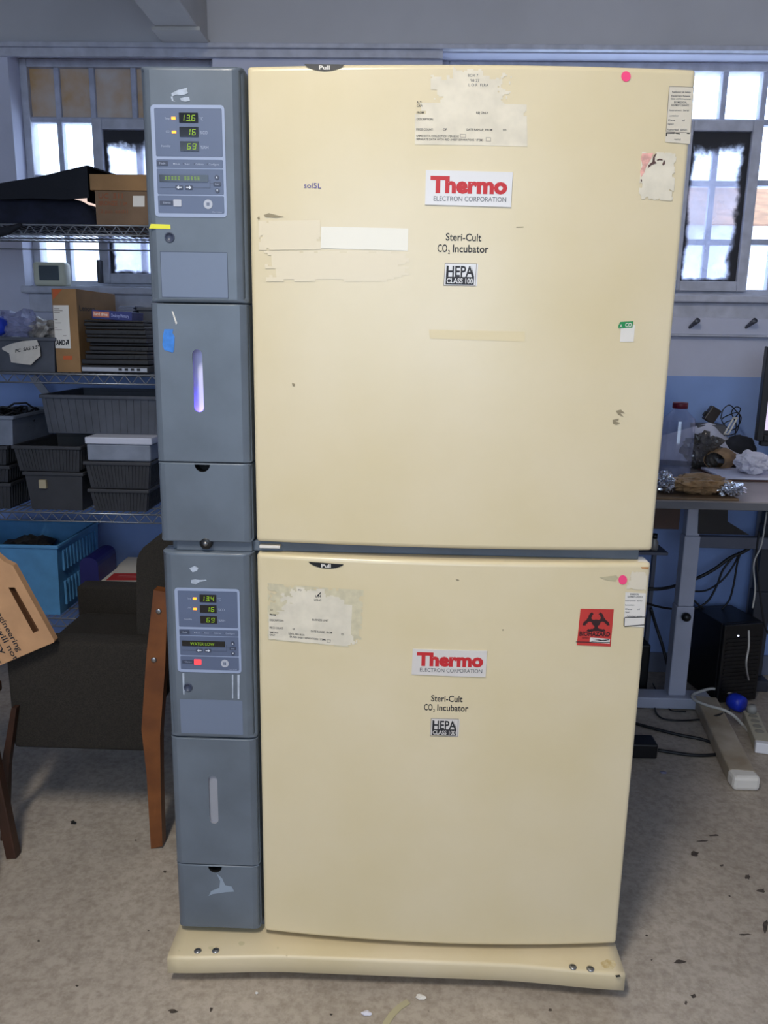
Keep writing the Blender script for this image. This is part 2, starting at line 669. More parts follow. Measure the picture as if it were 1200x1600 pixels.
# ================================================================== INCUBATORS
IW = 1.0
TW = 0.1913
m_grey = mat('grey_enamel', (97, 107, 118), 0.32, var=0.05, scale=9, bump=.02, bscale=500)
m_greydk = mat('cabinet_grey', (110, 116, 124), 0.5, var=0.04)
m_cream = mat('cream_enamel', (224, 210, 176), 0.27, c2=(219, 204, 165), scale=3.5, spec=.6)
m_black = mat('black_plastic', (18, 18, 19), 0.4)
m_hole = mat('hole_dark', (9, 9, 10), 0.8)
m_white = mat('white_paper', (224, 220, 212), 0.7, var=.02)
m_offwhite = mat('worn_paper', (222, 214, 194), 0.7, var=.03, scale=30)
m_red = mat('logo_red', (196, 38, 44), 0.5)
m_logogrey = mat('logo_grey', (92, 94, 96), 0.5)
m_ink = mat('print_black', (36, 36, 40), 0.6)
m_faint = mat('print_faded', (140, 132, 122), 0.7)
m_pink = mat('pink_dot', (250, 74, 130), 0.6, emit=None)
m_silver = mat('plate_silver', (216, 211, 206), 0.22, metal=0.0, spec=.6, coat=.5)
m_frame = mat('keypad_border', (152, 165, 192), 0.45)
m_pad = mat('keypad_face', (92, 104, 130), 0.35, var=.02)
m_btn = mat('keypad_button', (62, 70, 90), 0.4)
m_lbl = mat('keypad_lettering', (168, 178, 198), 0.5)
m_lbl2 = mat('keypad_light_lettering', (214, 220, 230), 0.5)
m_lcd = mat('display_black', (10, 12, 14), 0.12, spec=.7)
m_seg = mat('green_segment', (110, 140, 10), 0.5, emit=((150, 200, 20), .38))
m_amber = mat('amber_lamp', (255, 170, 60), 0.4, emit=((255, 150, 40), 1.5))
m_alarm = mat('red_alarm_lamp', (255, 60, 60), 0.4, emit=((255, 60, 70), 1.3))
m_unlit = mat('unlit_alarm_lamp', (178, 182, 192), 0.4)
m_yel = mat('yellow_tape', (226, 222, 60), 0.6)
m_blue = mat('blue_tape', (58, 124, 204), 0.7, var=.08, scale=60)
m_clear = mat('bluish_blank_label', (110, 122, 143), 0.4)
m_residue = mat('glue_residue', (176, 186, 200), 0.7, var=.06, scale=80)
m_steel = mat('steel', (150, 150, 150), 0.35, 0.9)
m_tapeclr = mat('yellowed_tape', (222, 206, 164), 0.35)
m_glosspale = mat('glossy_pale', (232, 226, 208), 0.2)

BULGE = 0.022
DX0, DX1 = TW + 0.007, IW


def door_y(x):
    u = (x - (DX0 + DX1) / 2) / ((DX1 - DX0) / 2)
    u = max(-1, min(1, u))
    return -BULGE * (1 - u * u)


def ondoor(px, py):
    Y = -0.01
    for _ in range(4):
        p = at(px, py, Y)
        Y = door_y(p.x)
    return p.x, p.z


def columns(x0, x1, z0, z1, rc, n, extra=()):
    cols_ = []
    for k in range(5):
        a = math.pi / 2 * k / 4
        dx, dz = rc * (1 - math.cos(a)), rc * (1 - math.sin(a))
        cols_.append((x0 + dx, z0 + dz, z1 - dz))
        cols_.append((x1 - dx, z0 + dz, z1 - dz))
    xs = [x0 + rc + (x1 - x0 - 2 * rc) * i / n for i in range(1, n)] + list(extra)
    cols_ += [(x, z0, z1) for x in xs]
    cols_.sort()
    out = []
    for c in cols_:
        if not out or c[0] - out[-1][0] > 1e-6:
            out.append(c)
    return out


def slab(mb, x0, x1, z0, z1, yf, back, r, rc, mt, n=16, flat=None, holes=()):
    """door or cover: columns in x, rounded front edge r, rounded corners rc, y = yf(x) at the front"""
    base = columns(x0, x1, z0, z1, rc, n, flat or ())
    N = len(base)
    layers = []
    ins = [(0.0, None)] + [(r * (1 - math.cos(a)), r * (1 - math.sin(a))) for a in [math.pi / 2 * k / 4 for k in range(5)]]
    cx, cz = (x0 + x1) / 2, (z0 + z1) / 2
    for inset, dep in ins:
        sx = ((x1 - x0) / 2 - inset) / ((x1 - x0) / 2)
        sz = ((z1 - z0) / 2 - inset) / ((z1 - z0) / 2)
        bot, top = [], []
        for x, a, c in base:
            X = cx + (x - cx) * sx
            y = back if dep is None else yf(x) + dep
            bot.append(Vector((X, y, cz + (a - cz) * sz)))
            top.append(Vector((X, y, cz + (c - cz) * sz)))
        layers.append(bot + top[::-1])
    L = 2 * N
    vs = [v for ly in layers for v in ly]
    fs = []
    for i in range(len(layers) - 1):
        for k in range(L):
            fs.append([i * L + k, i * L + (k + 1) % L, (i + 1) * L + (k + 1) % L, (i + 1) * L + k])
    mb.add(vs, fs, mt, True)
    o = layers[-1]
    fr = lambda ly: [[ly[k], ly[k + 1], ly[L - 2 - k], ly[L - 1 - k]] for k in range(N - 1)]
    for q in fr(layers[0]):
        mb.add(q, [[0, 1, 2, 3]], mt)
    if not holes:
        mb.add(o, [[k, k + 1, L - 2 - k, L - 1 - k] for k in range(N - 1)], mt, True)
    else:
        ia = min(range(N), key=lambda k: abs(base[k][0] - flat[0]))
        ib = min(range(N), key=lambda k: abs(base[k][0] - flat[1]))
        mb.add(o, [[k, k + 1, L - 2 - k, L - 1 - k] for k in range(N - 1) if k < ia or k >= ib], mt, True)
        outer = [(o[k].x, o[k].z) for k in range(ia, ib + 1)] + [(o[k].x, o[k].z) for k in range(L - 1 - ib, L - ia)]
        yy = o[ia].y
        mb.poly(outer, lambda u, v: (u, yy, v), mt, holes)
        for h, depth, hm in [(h, d, hm) for h, d, hm in HOLE_INFO if any(h is x for x in holes)]:
            nn = len(h)
            vs = [(u, yy, v) for u, v in h] + [(u, yy + depth, v) for u, v in h]
            mb.add(vs, [[i, (i + 1) % nn, (i + 1) % nn + nn, i + nn] for i in range(nn)], hm)
            mb.add(vs[nn:], [list(range(nn))], hm)


HOLE_INFO = []


def hole(poly, depth, m_):
    HOLE_INFO.append((poly, depth, m_))
    return poly


def patch(mb, quad, off, mt, nx=8, ny=4, keep=None):
    """patch on the door surface from four pixel corners (TL, TR, BR, BL)"""
    A, B_, C_, D_ = [Vector(ondoor(*q) + (0,)) for q in quad]
    vs = []
    for j in range(ny + 1):
        for i in range(nx + 1):
            u, v = i / nx, j / ny
            p = (A * (1 - u) + B_ * u) * (1 - v) + (D_ * (1 - u) + C_ * u) * v
            vs.append((p.x, door_y(p.x) - off, p.y))
    fs = []
    for j in range(ny):
        for i in range(nx):
            if keep is None or keep((i + .5) / nx, (j + .5) / ny):
                k = j * (nx + 1) + i
                fs.append([k, k + 1, k + nx + 2, k + nx + 1])
    if fs:
        mb.add(vs, fs, mt)


def dmap(off):
    return lambda u, v: (u, door_y(u) - off, v)


def dtext(mb, s, x0, y0, x1, y1, cap, off, mt, bold=0.0):
    a, c = ondoor(x0, y0), ondoor(x1, y1)
    h = abs(ondoor(x0, y0 - cap)[1] - a[1])
    text(mb, s, dmap(off), a[0], c[0], a[1], h, mt, bold, c[1] - a[1])


def dpoly(mb, pts, off, mt):
    mb.poly([ondoor(*p) for p in pts], dmap(off), mt)


def torn(seed, bias):
    """keep-function of a torn label: solid in the middle, ragged toward its edges"""
    def k(u, v):
        e = min(u, 1 - u, v * 1.2, (1 - v) * 1.2)
        n = noise.noise(Vector((u * 7 + seed, v * 5, seed))) + .5 * noise.noise(Vector((u * 22, v * 16 + seed, seed * 2)))
        return e * 5 + n * .9 + bias(u, v) > .35
    return k


def seg_digit(mb, ch, x, z, wd, hg, fmap, mt):
    th = wd * .2
    S = {'a': ((th, hg - th), (wd - th * .3, hg)), 'g': ((th, hg / 2 - th / 2), (wd - th, hg / 2 + th / 2)), 'd': ((th * .3, 0), (wd - th, th)),
         'f': ((0, hg / 2 + th * .3), (th, hg - th * .3)), 'b': ((wd - th, hg / 2 + th * .3), (wd, hg - th * .3)),
         'e': ((0, th * .3), (th, hg / 2 - th * .3)), 'c': ((wd - th, th * .3), (wd, hg / 2 - th * .3))}
    D = {'0': 'abcdef', '1': 'bc', '2': 'abged', '3': 'abgcd', '4': 'fgbc', '5': 'afgcd', '6': 'afgecd', '7': 'abc', '8': 'abcdefg', '9': 'abcdfg'}
    for sgm in D[ch]:
        (a, b_), (c, d) = S[sgm]
        sk = .12
        q = [(x + a + b_ * sk, z + b_), (x + c + b_ * sk, z + b_), (x + c + d * sk, z + d), (x + a + d * sk, z + d)]
        mb.add([fmap(*p) for p in q], [[0, 1, 2, 3]], mt)


def disc(cx, cz, r, n=16, a0=0.0, a1=2 * math.pi):
    full = abs(a1 - a0 - 2 * math.pi) < 1e-6
    return [(cx + r * math.cos(a0 + (a1 - a0) * k / (n if full else n - 1)), cz + r * math.sin(a0 + (a1 - a0) * k / (n if full else n - 1))) for k in range(n)]


def rrect(x0, x1, z0, z1, r, n=4):
    pts = []
    for cx, cz, a in ((x1 - r, z0 + r, -90), (x1 - r, z1 - r, 0), (x0 + r, z1 - r, 90), (x0 + r, z0 + r, 180)):
        for k in range(n + 1):
            t_ = R(a + 90 * k / n)
            pts.append((cx + r * math.cos(t_), cz + r * math.sin(t_)))
    return pts


def keypad(part, px0, py0, px1, py1, digits, message, alarm):
    x0, z1 = at(px0, py0, 0).x, at(px0, py0, 0).z
    x1, z0 = at(px1, py1, 0).x, at(px1, py1, 0).z
    W_, H_ = x1 - x0, z1 - z0
    X = lambda u: x0 + u * W_
    Z = lambda v: z1 - v * H_
    b = MB()
    fy = lambda d: (lambda u, v: (u, -d, v))
    b.prism(rrect(x0, x1, z0, z1, .007), lambda u, v, d: (u, d, v), -.0012, .002, m_frame)
    for va, vb in ((.03, .455), (.482, .557), (.565, .795), (.806, .965)):
        b.prism(rrect(X(.05), X(.965), Z(vb), Z(va), .002, 2), lambda u, v, d: (u, d, v), -.0016, -.001, m_pad)
    P = fy(.0019)
    for s, u0, u1, v, h in (('Temp', .19, .255, .130, .02), ('CO', .20, .245, .245, .02), ('Humidity', .13, .255, .372, .02), ('°C', .665, .71, .135, .028), ('%CO', .665, .765, .256, .028), ('%RH', .665, .77, .385, .028)):
        text(b, s, P, X(u0), X(u1), Z(v), h * H_, m_lbl)
    for s, u0, u1 in (('Run', .31, .37), ('Set', .44, .51), ('Calibrate', .59, .70), ('Configure', .77, .91)):
        text(b, s, P, X(u0), X(u1), Z(.53), .018 * H_, m_lbl)
        b.poly(disc(X(u0 - .018), Z(.52), .0011, 8), P, m_lbl2 if s == 'Run' else m_btn)
    # bracket line from the message display to the arrow keys
    for (ua, va, ub, vb) in ((.085, .733, .30, .737), (.54, .733, .775, .737), (.775, .66, .781, .737), (.781, .692, .825, .696)):
        b.add([P(X(ua), Z(va)), P(X(ub), Z(va)), P(X(ub), Z(vb)), P(X(ua), Z(vb))], [[0, 1, 2, 3]], m_btn)
    text(b, 'forma', P, X(.80), X(.93), Z(.958), .013 * H_, m_lbl)
    pad = b.build('keypad', part)
    pf = lambda u, v, d: (u, d, v)
    # three number displays
    for k, dg in enumerate(digits):
        va, vb = ((.07, .157), (.193, .281), (.32, .407))[k]
        d_ = MB()
        d_.prism(rrect(X(.386), X(.643), Z(vb), Z(va), .0008, 2), pf, -.0028, -.001, m_lcd)
        wd, hg = .050 * W_, (vb - va) * H_ * .62
        xr = X(.625)
        chars = [c for c in dg if c != '.']
        for j, ch in enumerate(reversed(chars)):
            xx = xr - (j + 1) * .073 * W_
            seg_digit(d_, ch, xx, Z(vb) + (vb - va) * H_ * .16, wd, hg, fy(.0030), m_seg)
        if '.' in dg:
            xx = xr - .073 * W_ - .016 * W_
            zz = Z(vb) + (vb - va) * H_ * .16
            d_.poly(disc(xx, zz + .0006, .0009, 8), fy(.0030), m_seg)
        d_.build('number_display', part)
    d_ = MB()
    d_.prism(rrect(X(.085), X(.757), Z(.682), Z(.618), .0008, 2), pf, -.0028, -.001, m_lcd)
    if message:
        text(d_, message, fy(.0030), X(.215), X(.59), Z(.670), .036 * H_, m_seg)
    else:
        for k in range(11):   # a line of characters that the glare hides
            ua = .16 + k * .045
            if k in (5,):
                continue
            for q in range(3):
                va = .636 + .012 * q
                d_.add([fy(.003)(X(ua), Z(va)), fy(.003)(X(ua + .028), Z(va)), fy(.003)(X(ua + .028), Z(va + .005)), fy(.003)(X(ua), Z(va + .005))], [[0, 1, 2, 3]], m_seg)
    d_.build('message_display', part)
    for va, vb in ((.108, .131), (.229, .252)):
        d_ = MB(); d_.prism(rrect(X(.282), X(.338), Z(vb), Z(va), .0006, 2), pf, -.0028, -.001, m_amber); d_.build('indicator_lamp', part)
    d_ = MB(); d_.prism(rrect(X(.265), X(.375), Z(.905), Z(.842), .0012, 2), pf, -.0028, -.001, m_alarm if alarm else m_unlit); d_.build('alarm_lamp', part)
    # keys
    def key(poly, icon):
        k_ = MB()
        k_.prism(poly, pf, -.0026, -.001, m_btn)
        icon(k_)
        k_.build('key', part)
    Q = fy(.0028)
    key(rrect(X(.06), X(.21), Z(.537), Z(.497), .001, 2), lambda m: text(m, 'Mode', Q, X(.095), X(.175), Z(.526), .018 * H_, m_lbl))
    key(rrect(X(.075), X(.265), Z(.893), Z(.853), .001, 2), lambda m: text(m, 'Silence', Q, X(.12), X(.225), Z(.881), .018 * H_, m_lbl))
    key(rrect(X(.825), X(.93), Z(.717), Z(.68), .002, 2), lambda m: text(m, 'Enter', Q, X(.85), X(.905), Z(.705), .014 * H_, m_lbl))

    def arrow(cu, cv, ang, k):
        def f(m):
            ca, sa = math.cos(ang), math.sin(ang)
            pl = [(-1.1, -.22), (.1, -.22), (.1, -.75), (1.1, 0), (.1, .75), (.1, .22), (-1.1, .22)]
            if abs(sa) > .5:
                pl = [(-.8, -.8), (.9, 0), (-.8, .8)]
            m.poly([(X(cu) + k * (ca * a - sa * c), Z(cv) + k * (sa * a + ca * c)) for a, c in pl], Q, m_lbl2)
        return f
    key(rrect(X(.30), X(.405), Z(.752), Z(.713), .0018, 2), arrow(.352, .732, math.pi, .033 * W_))
    key(rrect(X(.435), X(.54), Z(.752), Z(.713), .0018, 2), arrow(.487, .732, 0, .033 * W_))
    key(disc(X(.875), Z(.638), .032 * W_, 14), arrow(.875, .638, math.pi / 2, .016 * W_))
    key(disc(X(.877), Z(.758), .032 * W_, 14), arrow(.877, .758, -math.pi / 2, .016 * W_))
    d_ = MB()
    d_.prism(disc(X(.745), Z(.882), .062 * W_, 22), pf, -.0026, -.001, m_unlit)
    d_.poly(disc(X(.745), Z(.882), .030 * W_, 16), Q, m_lbl)
    for k in (-1, 0, 1):
        xx = X(.745) + k * .014 * W_
        d_.add([fy(.003)(xx - .0006, Z(.897)), fy(.003)(xx + .0006, Z(.897)), fy(.003)(xx + .0006, Z(.867)), fy(.003)(xx - .0006, Z(.867))], [[0, 1, 2, 3]], m_btn)
    d_.build('speaker_disc', part)


def tower_y(x):
    r = .014
    d = min(x, TW - x)
    if d >= r:
        return 0.0
    d = max(d, 0)
    return r - math.sqrt(max(0, r * r - (r - d) ** 2))


def pz(px, py):
    return at(px, py, 0).z


def px_(px, py):
    return at(px, py, 0).x


def incubator(root, z0, z1, cfg):
    bk = 0.80
    # cabinet
    c = MB()
    c.box((.012, .0505, z0), (IW - .012, bk, z1), m_greydk, .004)
    c.box((TW + .02, .046, z0 + .02), (IW - .02, .052, z1 - .02), m_greydk)
    c.build('cabinet', root)
    # --- control tower: three stacked covers
    zs1, zs2 = cfg['seam1'], cfg['seam2']
    flat = (.0145, TW - .0145)
    hx, hz = px_(*cfg['lock']), pz(*cfg['lock'])
    h1 = hole(disc(hx, hz, .0075, 16), .02, m_hole)
    u = MB()
    slab(u, 0, TW, zs1 + .001, z1, tower_y, .05, .007, .004, m_grey, 6, flat, [h1])
    cov = u.build('control_cover', root)
    keypad(cov, *cfg['keypad'], cfg['digits'], cfg['message'], cfg['alarm'])
    lk = MB(); lk.lathe([(.0095, 0), (.0095, -.0016), (.0076, -.0022), (.0074, .004)], (hx, 0, hz), m_btn, 20, 'y'); lk.lathe([(.0035, .016), (.0028, .013), (0, .0125)], (hx + .002, 0, hz - .001), m_steel, 12, 'y'); lk.build('lock', cov)
    bx = cfg['blank']
    bl = MB(); bl.prism(rrect(px_(bx[0], bx[1]), px_(bx[2], bx[3]), pz(bx[2], bx[3]), pz(bx[0], bx[1]), .002, 2), lambda a, d, e: (a, e, d), -.0006, .001, m_clear)
    if not cfg['alarm']:
        fx0, fz1, fx1, fz0 = px_(bx[0], bx[1]), pz(bx[0], bx[1]), px_(bx[2], bx[3]), pz(bx[2], bx[3])
        for (a, c_, d, e) in ((fx0, fz1 - .0008, fx1, fz1), (fx0, fz0, fx1, fz0 + .0008), (fx0, fz0, fx0 + .0008, fz1), (fx1 - .0008, fz0, fx1, fz1)):
            bl.add([(a, -.0008, c_), (d, -.0008, c_), (d, -.0008, e), (a, -.0008, e)], [[0, 1, 2, 3]], m_btn)
    bl.build('blank_label', cov)
    sc = MB()
    for pl in cfg['scraps']:
        sc.poly([(px_(*p), pz(*p)) for p in pl], lambda a, d: (a, -.0008, d), m_residue)
    sc.build('sticker_residue', cov)
    for nm, pl, mt, host in cfg['tapes']:
        tp = MB(); tp.prism([(px_(*p), pz(*p)) for p in pl], lambda a, d, e: (a, e, d), -.0009, .0005, mt)
        if host == 'cov':
            tp.build(nm, cov)
        else:
            cfg.setdefault('later', []).append((tp, nm))
    # --- middle cover with the sight slot
    (sx, sya), (_, syb) = cfg['slot']
    xa, za, zb = px_(sx, (sya + syb) / 2), pz(sx, sya), pz(sx, syb)
    rw = .0098
    cap = disc(xa, za - rw, rw, 9, 0, math.pi) + disc(xa, zb + rw, rw, 9, math.pi, 2 * math.pi)
    if cfg['lit']:
        h2 = cap
        HOLE_INFO.append((cap, .006, m_greydk)) if False else None
    else:
        h2 = hole(cap, .006, mat('slot_plastic', (150, 152, 160), .5))
    u = MB()
    slab(u, 0, TW, zs2 + .001, zs1 - .001, tower_y, .05, .002, .003, m_grey, 6, flat, [h2])
    mid = u.build('sight_cover', root)
    if cfg['lit']:
        # shallow white well behind the slot, a small violet lamp hidden under its lower end
        wl = MB()
        m_well = mat('slot_well', (226, 226, 240), .8)
        nn = len(cap)
        vs = [(a, .0, d) for a, d in cap] + [(a, .004, d) for a, d in cap]
        wl.add(vs, [[i, (i + 1) % nn, (i + 1) % nn + nn, i + nn] for i in range(nn)], m_grey)
        X0, X1, Z0, Z1 = xa - .016, xa + .016, zb - .03, za + .008
        q = [(X0, Z0), (X1, Z0), (X1, Z1), (X0, Z1)]
        wl.add([(a, .004, d) for a, d in q] + [(a, .03, d) for a, d in q], [[4, 5, 6, 7]] + [[i, (i + 1) % 4, (i + 1) % 4 + 4, i + 4] for i in range(4)], m_well)
        wl.build('slot_well', mid)
        lm = MB(); lm.box((xa - .012, .010, zb - .026), (xa + .012, .022, zb - .006), mat('violet_lamp', (110, 90, 255), .5, emit=((105, 85, 255), 16.0)), .003); lm.build('violet_lamp', mid)
    for tp, nm in cfg.get('later', []):
        tp.build(nm, mid)
    # --- bottom cover with the finger notch
    nx, nzz = px_(*cfg['notch']), zs2 - .0035
    h3 = hole(disc(nx, nzz, .0155, 15, math.pi, 2 * math.pi), .025, m_hole)
    u = MB()
    slab(u, 0, TW, z0 + (.004 if cfg['alarm'] else 0.0), zs2 - .001, tower_y, .05, .003, .006, m_grey, 6, flat, [h3])
    for pl in cfg['smears']:
        u.poly([(px_(*p), pz(*p)) for p in pl], lambda a, d: (a, -.0004, d), mat('enamel_scuff', (142, 156, 172), .6))
    u.build('bottom_cover', root)
    # --- door
    d = MB()
    slab(d, DX0, DX1, z0 + (.0 if cfg['alarm'] else .003), z1, door_y, .045, .009, .006, m_cream, 28)
    cfg['print'](d)
    door = d.build('door', root)
    cfg['stickers'](door)
    # hinge side gasket and magnetic seal
    g = MB(); g.box((TW + .012, .045, z0 + .012), (IW - .012, .05, z1 - .012), m_black); g.build('gasket', root)


# ------------------------------------------------ printing and stickers of the doors
def product_print(d, T, C2, sub):
    dtext(d, 'Steri-Cult', *T, .0004, m_ink, .014)
    (x0, y0, x1, y1, cap) = C2
    fx = x0 + (x1 - x0) * .255
    fy_ = y0 + (y1 - y0) * .255
    gx = x0 + (x1 - x0) * .315
    gy = y0 + (y1 - y0) * .315
    dtext(d, 'CO', x0, y0, x0 + (x1 - x0) * .19, y0 + (y1 - y0) * .19, cap, .0004, m_ink, .014)
    dtext(d, '2', x0 + (x1 - x0) * .205, y0 + 3, x0 + (x1 - x0) * .245, y0 + 3, cap * .5, .0004, m_ink, .01)
    dtext(d, 'Incubator', x0 + (x1 - x0) * .30, y0 + (y1 - y0) * .3, x1, y1, cap, .0004, m_ink, .014)


def nameplate(door, quad, th, el):
    b = MB()
    patch(b, quad, .0022, m_silver, 12, 3)
    # rim of the plate
    A = [ondoor(*q) for q in quad]
    n = 8
    for k in range(4):
        p, q = A[k], A[(k + 1) % 4]
        for i in range(n):
            u0, v0 = p[0] + (q[0] - p[0]) * i / n, p[1] + (q[1] - p[1]) * i / n
            u1, v1 = p[0] + (q[0] - p[0]) * (i + 1) / n, p[1] + (q[1] - p[1]) * (i + 1) / n
            b.add([(u0, door_y(u0) - .0022, v0), (u1, door_y(u1) - .0022, v1), (u1, door_y(u1), v1), (u0, door_y(u0), v0)], [[0, 1, 2, 3]], m_silver)
    dtext(b, 'Thermo', *th, .0026, m_red, .05)
    dtext(b, 'ELECTRON CORPORATION', *el, .0026, m_logogrey, .0)
    return b.build('nameplate', door)


def hepa(door, q, s):
    """q: outer quad; s: scale of the pixel layout"""
    b = MB()
    patch(b, q, .0005, m_silver, 4, 4)
    (x0, y0), (x1, y1) = q[0], q[2]
    W_, H_ = x1 - x0, y1 - y0
    f = lambda u, v: (x0 + u * W_ + v * (q[3][0] - q[0][0]), y0 + v * H_ * .985 + u * (q[1][1] - q[0][1]) * .5)
    ring = [(.0, .0), (1, .0), (1, 1), (0, 1)]
    for a, c in zip(ring, ring[1:] + ring[:1]):
        pts = [f(*a), f(*c), f(.5 + (c[0] - .5) * .965, .5 + (c[1] - .5) * .95), f(.5 + (a[0] - .5) * .965, .5 + (a[1] - .5) * .95)]
        dpoly(b, pts, .0007, m_faint)
    dpoly(b, [f(.06, .60), f(.94, .60), f(.94, .94), f(.06, .94)], .0009, m_ink)
    dpoly(b, [f(.06, .1), f(.09, .1), f(.09, .60), f(.06, .60)], .0009, m_ink)
    dpoly(b, [f(.84, .1), f(.94, .60), f(.90, .60)], .0009, m_ink)
    p, r_ = f(.085, .585), f(.92, .585)
    dtext(b, 'HEPA', p[0], p[1], r_[0], r_[1], H_ * .46, .0009, m_ink, .02)
    p, r_ = f(.09, .885), f(.91, .885)
    dtext(b, 'CLASS 100', p[0], p[1], r_[0], r_[1], H_ * .22, .0011, m_silver, .02)
    return b.build('filter_sticker', door)


def pull_tab(door, xa, xb, ya, yb, yt, cap):
    b = MB()
    pts = []
    n = 17
    for k in range(n):
        a = math.pi * k / (n - 1)
        u = math.cos(a)
        pts.append((xa + (xb - xa) * (.5 - u * .5), ya[0] + (ya[1] - ya[0]) * (.5 - u * .5) + (yb - (ya[0] + ya[1]) / 2) * math.sin(a) ** 1.4))
    dpoly(b, pts, .0008, m_black)
    mid_ = (xa + xb) / 2
    dtext(b, 'Pull', mid_ - (xb - xa) * .135, yt, mid_ + (xb - xa) * .135, yt + .4, cap, .0012, m_white, .03)
    return b.build('pull_grip', door)


def dot(door, px, py, r_):
    b = MB()
    dpoly(b, [(px + r_ * math.cos(2 * math.pi * k / 20), py + r_ * 1.08 * math.sin(2 * math.pi * k / 20)) for k in range(20)], .0006, m_pink)
    o = b.build('round_sticker', door)
    o['label'] = 'fluorescent pink round sticker'
    return o


def lines(b, rows, off, mt):
    for s, x0, y0, x1, cap in rows:
        dtext(b, s, x0, y0, x1, y0 + (x1 - x0) * .014, cap, off, mt, .012)


def outline(b, q, wd, off, mt):
    for k in range(4):
        a, c = Vector(q[k]), Vector(q[(k + 1) % 4])
        n = Vector((-(c - a).y, (c - a).x)).normalized() * wd
        dpoly(b, [tuple(a), tuple(c), tuple(c + n), tuple(a + n)], off, mt)


def print_upper(d):
    product_print(d, (696.5, 375.5, 752, 377, 11.5), (683.5, 393.5, 763, 395, 12), None)
    # purple handwriting, scuffs
    dtext(d, 'sol5L', 475, 293.5, 502, 294.5, 8.5, .0004, mat('purple_ink', (92, 84, 150), .6))
    m_sc = mat('door_scuff', (196, 187, 160), .7)
    for pts in ([(412, 336), (420, 333), (432, 336), (444, 339), (430, 340), (415, 339)], [(402, 340), (405, 338), (406, 342), (403, 343)],
                [(957, 656), (967, 654), (966, 657), (961, 658), (969, 661), (963, 664), (958, 662)], [(962, 642), (970, 640), (977, 646), (969, 645), (974, 651), (966, 648)], [(806, 354.5), (818, 354), (818, 355.4), (807, 355.6)], [(456, 598), (461, 600), (460, 604), (457, 603)]):
        dpoly(d, pts, .0004, m_sc)


